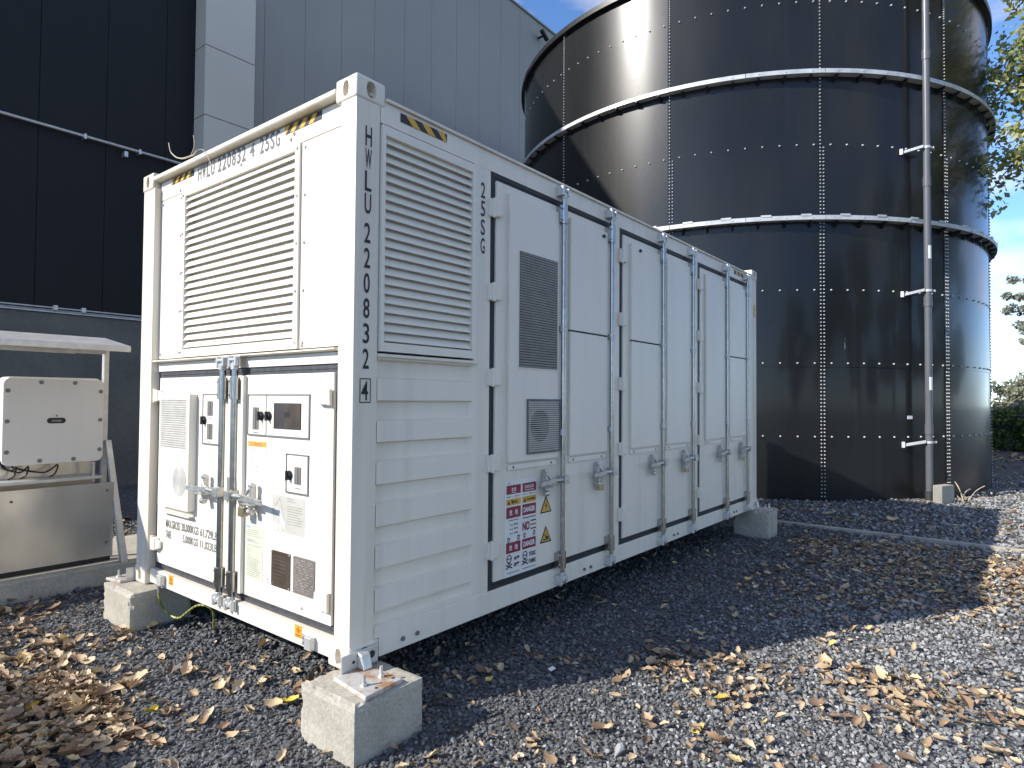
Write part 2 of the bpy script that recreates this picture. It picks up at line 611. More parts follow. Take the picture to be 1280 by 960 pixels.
k = 0
x = x_left
while x < XP0 - 0.01:
    x1 = min(x + PW, XP0 + 0.004)
    wall_panel('wall_panel', x, x1, 2.72, ROOF, M['clad_dark'])
    x = x + PW
x = 1.28 + 3 * PW
xg0 = x
for k in range(26):
    x0 = max(x, XP1 - 0.006)
    if x + PW > XP1:
        wall_panel('wall_panel', x0, x + PW, -0.2 if x > 5 else -0.2, ROOF, M['clad_grey'])
    x += PW
XR = x
MB().box(x_left, XP0, WY - 0.015, WY + 0.1, -0.6, 2.655).build('plinth', M['plinth'], bld, bevel=0.01, seg=1)
mb = MB()
mb.hexa([(x_left, WY - 0.055, 2.66), (XP0, WY - 0.055, 2.66), (XP0, WY, 2.66), (x_left, WY, 2.66),
         (x_left, WY - 0.05, 2.675), (XP0, WY - 0.05, 2.675), (XP0, WY, 2.715), (x_left, WY, 2.715)])
mb.build('drip_flashing', M['galv_pale'], bld)
MB().box(x_left, XR, WY + 0.125, WY + 9, -0.6, ROOF - 0.05).build('building_body', M['dark'], bld)
MB().box(x_left - 0.02, XR + 0.02, WY - 0.05, WY + 0.35, ROOF + 0.002, ROOF + 0.07).build('roof_coping', M['clad_grey'], bld, bevel=0.01, seg=1)
# projecting pier of large light panels
z = -0.35
while z < ROOF + 0.5:
    z1 = min(z + 1.33, ROOF + 0.6)
    zz0, zz1 = z + 0.305, z1 + 0.305
    MB().box(XP0, XP1, YP, WY - 0.004, zz0 + 0.012, zz1).build('cladding_panel', M['clad_light'], bld, bevel=0.006, seg=1)
    z += 1.33
MB().box(XP0 + 0.03, XP1 - 0.03, YP + 0.03, WY - 0.006, -0.6, ROOF).build('pier_core', M['dark'], bld)

cond = thing('conduit', (1.0, WY - 0.09, 5.6), 'thin grey steel conduit running across the dark warehouse wall', 'conduit')
CY = WY - 0.10
MB().tube([(x_left + .3, CY, 5.655), (0.5, CY, 5.66), (XP0 - 0.02, CY, 5.66)], 0.027, 10).build('conduit_pipe', M['galv'], cond, smooth=True)
for xx in (-2.6, -0.4, 1.9, 2.75):
    MB().box(xx - 0.02, xx + 0.02, CY - 0.035, WY, 5.61, 5.70).build('pipe_clip', M['galv'], cond, bevel=0.004, seg=1)
MB().box(2.5, 2.56, CY - 0.02, WY, 5.50, 5.60).build('pipe_bracket', M['galv'], cond, bevel=0.004, seg=1)
low = thing('lightning_rod_cable', (1.0, WY - 0.06, 2.74), 'thin bright metal conductor clipped along the flashing above the concrete plinth', 'conductor')
MB().tube([(x_left + .3, WY - 0.075, 2.735), (XP0 - 0.02, WY - 0.075, 2.735)], 0.012, 8).build('conductor_wire', M['galv_pale'], low, smooth=True)
for xx in (-2.2, 1.55, 1.95):
    MB().box(xx - 0.03, xx + 0.03, WY - 0.095, WY - 0.0, 2.70, 2.78).build('wire_clip', M['galv_pale'], low, bevel=0.004, seg=1)

lamp = thing('wall_lamp', (14.62, WY - 0.02, 13.15), 'black tubular spotlight fixed high on the grey warehouse wall under its roof edge', 'lamp')
MB().cyl((14.66, WY - 0.27, 13.33), (14.98, WY - 0.27, 13.14), 0.075, 16).build('lamp_body', M['lamp_black'], lamp, smooth=True)
MB().box(14.80, 14.86, WY - 0.24, WY - 0.002, 13.20, 13.26).build('lamp_bracket', M['lamp_black'], lamp, bevel=0.01, seg=1)

# ------------------------------------------------------------------ tank
TC = Vector((13.80, 3.059))
TR = 5.137
NS = 13
TZ = [-0.55, 0.70, 1.928, 3.156, 4.392, 5.614, 6.848, 8.064, 8.90]
A0 = -144.0
tank = thing('storage_tank', (TC.x, TC.y, -0.34), 'huge black bolted steel tank of curved sheets with two bright stiffening rings', 'tank')


def tp(ang, r, z):
    return (TC.x + r * math.cos(R(ang)), TC.y + r * math.sin(R(ang)), z)


step = 360 / NS
sheet_cache = {}
for c in range(len(TZ) - 1):
    for s in range(NS):
        a0 = A0 + s * step
        r_in = TR + (0.004 if c % 2 == 0 else 0.0)
        mb = MB()
        n = 8
        vs, fs = [], []
        ov = 0.8
        for i in range(n + 1):
            an = a0 - (ov if i == 0 else 0) + step * i / n
            rr = r_in + (0.006 if i == 0 else 0.0)
            for zz, rad in ((TZ[c] - 0.04, rr), (TZ[c + 1], rr), (TZ[c + 1], rr - 0.008), (TZ[c] - 0.04, rr - 0.008)):
                p = tp(an, rad + (0.004 if zz == TZ[c] - 0.04 else 0), zz)
                vs.append(p)
        for i in range(n):
            o, q = i * 4, i * 4 + 4
            fs += [(o, q, q + 1, o + 1), (o + 1, q + 1, q + 2, o + 2), (o + 3, o + 2, q + 2, q + 3), (o, o + 3, q + 3, q)]
        fs += [(0, 1, 2, 3), (n * 4, n * 4 + 3, n * 4 + 2, n * 4 + 1)]
        mb.add(vs, fs)
        mb.build('tank_sheet', M['tank'], tank, smooth=True, hard=40)
mb = MB()
# bolts, joined: rows along every seam
for c in range(len(TZ) - 1):
    for s in range(NS):
        a0 = A0 + s * step
        mid = (a0 + 180) % 360 - 180
        if not (-248 < a0 < -70 or 110 < (a0 % 360) < 290):
            continue
        cols = (0.0,) if c >= 5 else (0.0, 0.60)
        nb = 20
        for q in range(nb):
            zz = TZ[c] + (TZ[c + 1] - TZ[c]) * (q + 0.5) / nb
            if zz < -0.33:
                continue
            for co in cols:
                an = a0 - 0.4 + co
                p0, p1 = tp(an, TR + 0.006, zz), tp(an, TR + 0.028, zz)
                mb.cyl(p0, p1, 0.0125, 6, 0.008)
        if c > 0:
            for q in range(9):
                an = a0 + step * (q + 0.5) / 9
                if c in (4, 6):
                    continue
                p0, p1 = tp(an, TR + 0.006, TZ[c] + 0.02), tp(an, TR + 0.030, TZ[c] + 0.02)
                mb.cyl(p0, p1, 0.0165, 6, 0.009)
kind(mb.build('seam_bolts', M['bolt_white'], tank), 'stuff')
# stiffening rings
for zr in (6.80, 4.335):
    nseg = NS * 8
    for s in range(NS * 2):
        a0 = A0 + s * step / 2
        b0 = (a0 % 360)
        mb = MB()
        n = 5
        prof = [(TR + 0.012, 0.0), (TR + 0.012, 0.012), (TR + 0.132, 0.012), (TR + 0.132, 0.068), (TR + 0.142, 0.068), (TR + 0.142, -0.004), (TR + 0.012, -0.006)]
        vs, fs = [], []
        for i in range(n + 1):
            an = a0 + 0.05 + (step / 2 - 0.1) * i / n
            for rr, dz in prof:
                vs.append(tp(an, rr, zr + dz))
        m_ = len(prof)
        for i in range(n):
            for j in range(m_):
                fs.append((i * m_ + j, i * m_ + (j + 1) % m_, (i + 1) * m_ + (j + 1) % m_, (i + 1) * m_ + j))
        fs += [tuple(range(m_)), tuple(reversed(range(n * m_, (n + 1) * m_)))]
        mb.add(vs, fs)
        for q in range(3):
            an = a0 + step / 2 * (q + 0.5) / 3
            t0, t1 = an - 0.22, an + 0.22
            for rr in (0,):
                pass
            mb.cyl(tp(an, TR + 0.140, zr + 0.035), tp(an, TR + 0.150, zr + 0.035), 0.011, 6)
        ring = mb.build('stiffening_ring', M['ring_steel'], tank, smooth=True, hard=30)
        # brackets under the ring and splice plate on it
        for q in range(3):
            an = a0 + step / 2 * (q + 0.5) / 3
            t = Vector((-math.sin(R(an)), math.cos(R(an)), 0)) * 0.014
            P = [Vector(tp(an, TR + 0.010, zr - 0.008)), Vector(tp(an, TR + 0.136, zr - 0.008)), Vector(tp(an, TR + 0.136, zr - 0.030)), Vector(tp(an, TR + 0.010, zr - 0.105))]
            gb = MB().prism([p - t for p in P], t * 2)
            gb.build('ring_bracket', M['tank_rim'], ring)
        if zr < 5:
            sp = MB()
            for q in range(2):
                an = a0 + step / 2 * (q + 0.5) / 2
                pts = [tp(an - 0.9, TR + 0.145, zr + 0.058), tp(an + 0.9, TR + 0.145, zr + 0.058), tp(an + 0.9, TR + 0.145, zr + 0.09), tp(an - 0.9, TR + 0.145, zr + 0.09)]
                nrm = Vector((math.cos(R(an)), math.sin(R(an)), 0)) * 0.006
                sp.prism(pts, nrm)
            sp.build('splice_plate', M['ring_steel'], ring)
# rim and roof
mb = MB()
n = 156
prof = [(TR - 0.04, 8.86), (TR + 0.095, 8.86), (TR + 0.095, 8.965), (TR - 0.04, 8.985)]
vs, fs = [], []
for i in range(n):
    for rr, zz in prof:
        vs.append(tp(360 * i / n, rr, zz))
for i in range(n):
    j = (i + 1) % n
    for q in range(4):
        w = (q + 1) % 4
        fs.append((i * 4 + q, i * 4 + w, j * 4 + w, j * 4 + q))
mb.add(vs, fs)
mb.build('tank_rim', M['tank_rim'], tank, smooth=True)
mb = MB()
vs = [tp(360 * i / 78, TR - 0.02, 8.97) for i in range(78)] + [(TC.x, TC.y, 9.5)]
mb.add(vs, [(i, (i + 1) % 78, 78) for i in range(78)])
mb.build('tank_roof', M['tank_rim'], tank, smooth=True)
# small plates
mb = MB()
an = -126.6
t = Vector((-math.sin(R(an)), math.cos(R(an)), 0))
c0 = Vector(tp(an, TR + 0.008, 1.05))
mb.prism([c0 - t * 0.05 + Vector((0, 0, -0.028)), c0 + t * 0.05 + Vector((0, 0, -0.028)), c0 + t * 0.05 + Vector((0, 0, 0.028)), c0 - t * 0.05 + Vector((0, 0, 0.028))], Vector((math.cos(R(an)), math.sin(R(an)), 0)) * 0.006)
mb.build('number_plate', M['sticker'], tank)

# drain pipe
PA = -124.5
PR = TR + 0.20
pipe = thing('drain_pipe', tp(PA, PR, -0.36), 'tall grey plastic pipe standing against the black tank on metal arms', 'pipe')
px, py, _ = tp(PA, PR, 0)
MB().cyl((px, py, -0.18), (px, py, 9.6), 0.054, 20).build('pipe_tube', M['pvc'], pipe, smooth=True)
for zz in (5.03, 3.0, 0.86, 7.2):
    MB().cyl((px, py, zz - 0.085), (px, py, zz + 0.085), 0.063, 20).build('pipe_socket', M['pvc'], pipe, smooth=True)
MB().cyl((px, py, -0.45), (px, py, -0.17), 0.068, 16).build('pipe_shoe', M['pvc_dark'], pipe, smooth=True)
for zz in (5.60, 3.17, 0.63):
    mb = MB()
    q0 = Vector(tp(PA - 3.6, TR + 0.01, zz - 0.05))
    q1 = Vector(tp(PA - 0.8, PR + 0.0, zz + 0.02))
    w = Vector((0, 0, 0.024))
    dr = (q1 - q0).normalized()
    nn = dr.cross(Vector((0, 0, 1))).normalized() * 0.03
    mb.hexa([q0 - w - nn, q1 - w - nn, q1 - w + nn, q0 - w + nn, q0 + w - nn, q1 + w - nn, q1 + w + nn, q0 + w + nn])
    mb.cyl(Vector((px, py, zz - 0.012)), Vector((px, py, zz + 0.03)), 0.066, 18)
    mb.box(px + 0.05, px + 0.16, py - 0.10, py - 0.04, zz - 0.005, zz + 0.03)
    fp = Vector(tp(PA - 3.8, TR + 0.02, zz - 0.05))
    mb.box(fp.x - 0.03, fp.x + 0.02, fp.y - 0.03, fp.y + 0.02, zz - 0.09, zz + 0.01)
    mb.build('pipe_arm', M['ring_steel'], pipe, bevel=0.004, seg=1)
for zz in (3.83, 1.62):
    mb = MB()
    for i in range(3):
        t0, t1 = -2.9 + 0.45 * i, -2.9 + 0.45 * (i + 1)
        mb.quad((px + 0.0552 * math.cos(t0), py + 0.0552 * math.sin(t0), zz - .11), (px + 0.0552 * math.cos(t1), py + 0.0552 * math.sin(t1), zz - .11),
                (px + 0.0552 * math.cos(t1), py + 0.0552 * math.sin(t1), zz + .11), (px + 0.0552 * math.cos(t0), py + 0.0552 * math.sin(t0), zz + .11))
    mb.build('pipe_sticker', M['sticker'], pipe, smooth=True)

wb = MB().hexa([(10.478, -1.409, -.45), (10.534, -1.535, -.45), (10.92, -1.67, -.45), (10.864, -1.544, -.45),
                (10.478, -1.409, -.035), (10.534, -1.535, -.05), (10.92, -1.67, -.055), (10.864, -1.544, -.04)])
tag(wb.build('concrete_block', M['concrete'], None, bevel=0.012, origin=(10.7, -1.54, -.36)), 'small pale concrete block at the foot of the grey pipe by the tank', 'block')

kerb = MB().hexa([(7.03, -9, -.45), (7.09, -9, -.45), (7.06, 3.0, -.45), (7.00, 3.0, -.45),
                  (7.03, -9, -.292), (7.09, -9, -.292), (7.06, 3.0, -.292), (7.00, 3.0, -.292)])
tag(kerb.build('kerb', M['concrete'], None, bevel=0.008, origin=(7.05, -3, -.4)), 'narrow concrete edging strip crossing the gravel between container and tank', 'kerb')

# ------------------------------------------------------------------ container
L, W, H = 6.058, 2.438, 2.896
P = 0.05                      # end wall lies this far behind the corner posts
box = thing('battery_container', (0, 0, 0), 'white steel container with louvres, side doors and warning signs on concrete blocks', 'container')


def casting(cx, cy, z0, z1, parent):
    """corner casting: rounded steel block with an oblong pocket in each outer face"""
    lx, ly = 0.178, 0.162
    e = 0.006
    x0, x1 = (-e, lx) if cx == 0 else (L - lx, L + e)
    y0, y1 = (-e, ly) if cy == 0 else (W - ly, W + e)
    blk = MB().box(x0, x1, y0, y1, z0, z1).build('corner_casting', M['white_dirty'], None, bevel=0.015, seg=3)
    zm, xm, ym = (z0 + z1) / 2, (x0 + x1) / 2, (y0 + y1) / 2
    cut = MB()
    n = 28

    def oblong(ru, rw, f_in, f_out):
        ps = []
        for q in range(n):
            t = 2 * math.pi * q / n
            ps.append((math.copysign(abs(math.cos(t)) ** 0.8, math.cos(t)) * ru, math.copysign(abs(math.sin(t)) ** 0.8, math.sin(t)) * rw))
        cut.add([f_in(*p) for p in ps] + [f_out(*p) for p in ps],
                [(q, (q + 1) % n, n + (q + 1) % n, n + q) for q in range(n)] + [tuple(range(n)), tuple(reversed(range(n, 2 * n)))])
    xa, xb = (x0 - 0.02, x0 + 0.06) if cx == 0 else (x1 + 0.02, x1 - 0.06)
    oblong(0.023, 0.039, lambda u, w: (xa, ym + u, zm + w), lambda u, w: (xb, ym + u, zm + w))
    ya, yb = (y0 - 0.02, y0 + 0.055) if cy == 0 else (y1 + 0.02, y1 - 0.055)
    oblong(0.030, 0.041, lambda u, w: (xm + u, ya, zm + w), lambda u, w: (xm + u, yb, zm + w))
    co = cut.build('pocket_cutter', M['white_dirty'], None)
    md = blk.modifiers.new('pockets', 'BOOLEAN')
    md.operation = 'DIFFERENCE'
    md.object = co
    dg = bpy.context.evaluated_depsgraph_get()
    dg.update()
    me = bpy.data.meshes.new_from_object(blk.evaluated_get(dg))
    blk.modifiers.clear()
    blk.data = me
    bpy.data.objects.remove(co)
    me.name = 'corner_casting'
    bm = bmesh.new(); bm.from_mesh(me)
    for fc in bm.faces:
        fc.smooth = True
    for ed in bm.edges:
        if len(ed.link_faces) == 2 and ed.calc_face_angle(0) > R(40):
            ed.smooth = False
    bm.to_mesh(me); bm.free()
    blk.parent = parent
    return blk


for cx in (0, 1):
    for cy in (0, 1):
        casting(cx, cy, 2.778, H, box)
        casting(cx, cy, -0.010, 0.108, box)
        x0, x1 = (0, 0.150) if cx == 0 else (L - 0.150, L)
        if cy == 0:
            y0, y1 = 0, 0.122
        else:
            y0, y1 = W - 0.182, W
        MB().box(x0, x1, y0, y1, 0.100, 2.785).build('corner_post', M['white_dirty'], box, bevel=0.007, seg=2)

MB().box(0.062, 0.10, 0.1225, 0.1615, 0.107, 2.77).build('door_frame', M['white'], box)
# hidden core closes the box and carries the far walls
core = MB()
core.box(0.15, L - 0.06, 0.10, W - 0.06, 0.05, 2.78)
core.build('inner_body', M['dark'], box)
MB().box(0.14, L - 0.14, W - 0.055, W - 0.004, 0.02, 2.82).build('rear_wall', M['white'], box)
MB().box(L - 0.055, L - 0.004, 0.15, W - 0.185, 0.02, 2.82).build('end_wall', M['white'], box)
MB().box(0.10, L - 0.10, 0.02, W - 0.02, 2.825, 2.838).build('roof', M['white'], box)
MB().box(0.10, L - 0.10, 0.06, W - 0.06, 0.022, 0.048).build('floor_pan', M['dark'], box)

# ---- rails
MB().box(0.180, L - 0.180, -0.002, 0.10, 0.012, 0.142).build('bottom_rail', M['white'], box, bevel=0.004)
for x0, x1 in ((0.1505, 0.1795), (L - 0.1795, L - 0.1505)):
    MB().box(x0, x1, 0.0, 0.10, 0.1085, 0.1415).build('rail_end', M['white'], box)
MB().box(0.152, L - 0.152, 0.000, 0.10, 2.700, 2.812).build('header_rail', M['white'], box)
mb = MB().prism([(0.18, -0.016, 2.813), (0.18, -0.016, 2.829), (0.18, 0.04, 2.846), (0.18, 0.14, 2.846), (0.18, 0.14, 2.813)], (L - 0.36, 0, 0))
mb.build('roof_edge', M['white_dirty'], box, bevel=0.003)
MB().box(0.018, 0.0615, 0.1235, W - 0.190, 0.012, 0.106).build('bottom_sill', M['white'], box, bevel=0.004)
MB().box(0.045, 0.0615, 0.1235, W - 0.184, 2.695, 2.822).build('header_rail', M['white'], box)
mb = MB().prism([(-0.004, 0.168, 2.828), (-0.010, 0.168, 2.836), (-0.004, 0.168, 2.862), (0.06, 0.168, 2.872), (0.16, 0.168, 2.872), (0.16, 0.168, 2.828)], (0, W - 0.336, 0))
mb.build('roof_edge', M['white_dirty'], box, bevel=0.003)
mb = MB()
for s in (0.335, 0.437, 2.10, 2.19, 3.66, 3.74, 5.25, 5.33):
    mb.cyl((s, -0.003, 0.060), (s, -0.012, 0.060), 0.012, 12)
kind(mb.build('rail_bolt', M['grey_print'], box, smooth=True), 'stuff')


def louvre(frame, a0, a1, b0, b1, oa0, oa1, ob0, ob1, d, nsl, parent, name):
    """framed louvre: outer a0..a1 x b0..b1, opening oa.., nsl blades"""
    fr = MB()
    fbox(fr, frame, a0, oa0, b0, b1, d - 0.05, d + 0.010)
    fbox(fr, frame, oa1, a1, b0, b1, d - 0.05, d + 0.010)
    fbox(fr, frame, oa0 - .001, oa1 + .001, ob1, b1, d - 0.05, d + 0.0098)
    fbox(fr, frame, oa0 - .001, oa1 + .001, b0, ob0, d - 0.05, d + 0.0098)
    root = fr.build(name, M['white_clean'], parent)
    bk = MB()
    rect(bk, frame, oa0 - .01, oa1 + .01, ob0 - .01, ob1 + .01, d - 0.046)
    bk.build('louvre_back', M['sticker'], root)
    pitch = (ob1 - ob0) / nsl
    me = None
    for i in range(nsl):
        zb = ob0 + pitch * i
        mb = MB()
        t = 0.0022
        prof = [(d - 0.018, zb + pitch * 1.03), (d + 0.005, zb + pitch * 0.29), (d + 0.005, zb + pitch * 0.18),
                (d + 0.0025, zb + pitch * 0.18), (d + 0.0025, zb + pitch * 0.26), (d - 0.0205, zb + pitch * 0.99)]
        m_ = len(prof)
        vs = [frame(oa0 + .0015, z, dd) for dd, z in prof] + [frame(oa1 - .0015, z, dd) for dd, z in prof]
        fs = [(j, (j + 1) % m_, m_ + (j + 1) % m_, m_ + j) for j in range(m_)] + [tuple(range(m_)), tuple(reversed(range(m_, 2 * m_)))]
        mb.add(vs, fs)
        if me is None:
            o = mb.build('louvre_blade', M['white_clean'], root)
            me = o.data
        else:
            o = bpy.data.objects.new('louvre_blade', me)
            COL.objects.link(o)
            o.parent = root
            o.location = (0, 0, pitch * i)
    return root


louvre(SIDE, 0.156, 0.868, 1.540, 2.688, 0.178, 0.840, 1.585, 2.640, 0.004, 22, box, 'louvre_panel')
mb = MB()
mb.prism([(0.150, 0.02, 1.532), (0.150, -0.022, 1.526), (0.150, -0.022, 1.512), (0.150, 0.02, 1.508)], (0.745, 0, 0))
mb.build('louvre_sill', M['white'], box)

# ribbed lower wall between post and first doors
mb = MB()
X0, X1, DEP, TAP = 0.150, 0.868, 0.026, 0.010
bands = [(1.400, 1.500), (1.186, 1.293), (0.980, 1.084), (0.771, 0.872), (0.559, 0.661), (0.347, 0.452), (0.160, 0.240)]
zprev = 1.512
for b0, b1 in bands:
    mb.quad((X0, 0, b1), (X1, 0, b1), (X1, 0, zprev), (X0, 0, zprev))
    i0, i1, xi = b0 + TAP, b1 - TAP, X1 - 0.02
    mb.quad((X0, 0, b1), (X0, DEP, i1), (xi, DEP, i1), (X1, 0, b1))
    mb.quad((X0, DEP, i0), (xi, DEP, i0), (xi, DEP, i1), (X0, DEP, i1))
    mb.quad((X0, 0, b0), (X1, 0, b0), (xi, DEP, i0), (X0, DEP, i0))
    mb.quad((X1, 0, b0), (X1, 0, b1), (xi, DEP, i1), (xi, DEP, i0))
    zprev = b0
mb.quad((X0, 0, 0.142), (X1, 0, 0.142), (X1, 0, zprev), (X0, 0, zprev))
mb.build('ribbed_wall', M['white'], box, bevel=0.004, seg=2, hard=12)
MB().box(0.868, 1.012, 0.0, 0.10, 0.1425, 2.6995).build('wall_strip', M['white'], box)
for x0, x1 in ((2.512, 2.620), (4.106, 4.222), (5.730, 5.908)):
    MB().box(x0, x1, 0.0, 0.10, 0.1425, 2.6995).build('wall_strip', M['white'], box)


# ---- side doors
def lever_handle(fr, ar, z, parent, padlock=False, sgn=-1, reach=0.32, d=0.0):
    """lever of a lock rod: ar is the rod, the lever points along sgn"""
    mb = MB()
    # clamp round the rod
    fbox(mb, fr, ar - 0.03, ar + 0.03, z - 0.028, z + 0.028, d + 0.012, d + 0.078)
    # hub
    mb.cyl(fr(ar + sgn * 0.03, z, d + 0.05), fr(ar + sgn * 0.13, z + 0.004, d + 0.055), 0.017, 10, 0.013)
    # lever blade, tapering
    A = [fr(ar + sgn * 0.10, z - 0.019, d + 0.050), fr(ar + sgn * reach, z - 0.016, d + 0.075), fr(ar + sgn * reach, z + 0.012, d + 0.075), fr(ar + sgn * 0.10, z + 0.021, d + 0.050)]
    n = Vector(fr(0, 0, 0.012)) - Vector(fr(0, 0, 0))
    mb.prism(A, n)
    # catch plate standing on the door: upright tongue with hooked top and lower hasp
    ac = ar + sgn * 0.205
    fbox(mb, fr, ac - 0.012, ac + 0.012, z - 0.055, z + 0.082, d + 0.012, d + 0.050)
    mb.cyl(fr(ac - sgn * 0.02, z + 0.075, d + 0.035), fr(ac + sgn * 0.018, z + 0.075, d + 0.035), 0.016, 10)
    fbox(mb, fr, ac - 0.05, ac + 0.05, z - 0.034, z - 0.026, d + 0.012, d + 0.072)
    mb.cyl(fr(ac - 0.018, z - 0.075, d + 0.04), fr(ac + 0.018, z - 0.075, d + 0.04), 0.020, 10)
    # curved brace between tongue and hub
    mb.tube([fr(ac, z + 0.055, d + 0.045), fr(ac - sgn * 0.03, z + 0.025, d + 0.052), fr(ac - sgn * 0.075, z + 0.006, d + 0.055), fr(ac - sgn * 0.11, z + 0.002, d + 0.055)], 0.010, 8)
    return mb.build('door_handle', M['galv'], parent, bevel=0.003, seg=1)


def padlock(fr, ac, z, d, label, group):
    t = thing('padlock', fr(ac, z - 0.06, d + 0.05), label, 'padlock', group)
    mb = MB()
    fbox(mb, fr, ac - 0.030, ac + 0.030, z - 0.125, z - 0.070, d + 0.030, d + 0.062)
    mb.build('lock_body', M['brass'], t, bevel=0.005)
    MB().tube([fr(ac - 0.018, z - 0.075, d + 0.046), fr(ac - 0.019, z - 0.045, d + 0.046), fr(ac - 0.009, z - 0.026, d + 0.046), fr(ac + 0.009, z - 0.026, d + 0.046),
               fr(ac + 0.019, z - 0.045, d + 0.046), fr(ac + 0.018, z - 0.075, d + 0.046)], 0.0055, 8).build('shackle', M['galv'], t, smooth=True)
    return t


def lock_rod(fr, ar, z0, z1, parent, guides, d=0.04, r=0.017):
    mb = MB()
    mb.cyl(fr(ar, z0, d), fr(ar, z1, d), r, 14)
    rod = mb.build('lock_rod', M['zinc'], parent, smooth=True)
    g = MB()
    for zg in guides:
        fbox(g, fr, ar - 0.034, ar + 0.030, zg - 0.02, zg + 0.02, d - 0.040, d + 0.004)
        g.cyl(fr(ar, zg - 0.022, d), fr(ar, zg + 0.022, d), r + 0.006, 12)
        dotbolt(g, fr, ar - 0.028, zg, d + 0.004)
    g.build('rod_guide', M['galv'], parent, smooth=True, hard=30)
    for (zs0, zs1) in ((z0 + 0.10, z0 + 0.215), (z1 - 0.245, z1 - 0.115)):
        s = MB()
        s.cyl(fr(ar, zs0, d), fr(ar, zs1, d), r + 0.009, 14)
        fbox(s, fr, ar - 0.052, ar - 0.008, zs0 + 0.006, zs1 - 0.006, d - 0.032, d + 0.006)
        for zb in (zs0 + 0.025, zs1 - 0.025):
            dotbolt(s, fr, ar - 0.038, zb, d + 0.006, 0.009, 0.008)
        s.build('rod_sleeve', M['zinc'], parent, smooth=True, hard=30)
    for zc, sg in ((z0 + 0.02, 1), (z1 - 0.02, -1)):
        c = MB()
        fbox(c, fr, ar - 0.042, ar + 0.042, zc - 0.032, zc + 0.032, 0.0, d - 0.012)
        fbox(c, fr, ar - 0.046, ar - 0.026, zc - 0.034, zc + 0.034, 0.0, d + 0.024)
        fbox(c, fr, ar + 0.024, ar + 0.040, zc - 0.028, zc + 0.028, 0.0, d + 0.022)
        c.cyl(fr(ar, zc - 0.01, d + 0.002), fr(ar, zc + 0.05 * sg, d + 0.002), r + 0.004, 12)
        c.cyl(fr(ar - 0.03, zc + 0.01, d + 0.012), fr(ar + 0.03, zc + 0.01, d + 0.012), 0.011, 8)
        c.build('rod_keeper', M['galv_pale'], parent, bevel=0.003, seg=1)
    return rod


def hinge(fr, a, z0, z1, parent, d=0.0, left=0.045, right=0.085):
    mb = MB()
    fbox(mb, fr, a - left, a - 0.012, z0, z1, d - 0.01, d + 0.020)
    fbox(mb, fr, a - 0.004, a + right * 0.55, z0 + 0.004, z1 - 0.004, d - 0.01, d + 0.034)
    p = [fr(a + right * 0.55, z0 + 0.008, d + 0.030), fr(a + right, z0 + 0.022, d + 0.016), fr(a + right, z1 - 0.022, d + 0.016), fr(a + right * 0.55, z1 - 0.008, d + 0.030)]
    mb.prism(p, Vector(fr(0, 0, -0.014)) - Vector(fr(0, 0, 0)))
    mb.cyl(fr(a - 0.010, z0 - 0.006, d + 0.022), fr(a - 0.010, z1 + 0.006, d + 0.022), 0.013, 10)
    return mb.build('hinge', M['white'], parent, bevel=0.003, seg=1)


def gasket(fr, a0, a1, b0, b1, wd, d, parent, mat):
    mb = MB()
    fbox(mb, fr, a0 + 0.001, a0 + wd, b0 + .001, b1 - .001, d - 0.02, d)
    fbox(mb, fr, a1 - wd, a1 - 0.001, b0 + .001, b1 - .001, d - 0.02, d)
    fbox(mb, fr, a0 + wd, a1 - wd, b1 - wd, b1 - 0.001, d - 0.02, d)
    fbox(mb, fr, a0 + wd, a1 - wd, b0 + 0.001, b0 + wd, d - 0.02, d)
    # lip along the middle of the seal
    fbox(mb, fr, a0 + wd, a1 - wd, b1 - wd * 0.62, b1 - wd * 0.5, d - 0.01, d + 0.004)
    fbox(mb, fr, a0 + wd, a1 - wd, b0 + wd * 0.5, b0 + wd * 0.62, d - 0.01, d + 0.004)
    return mb.build('door_seal', mat, parent)


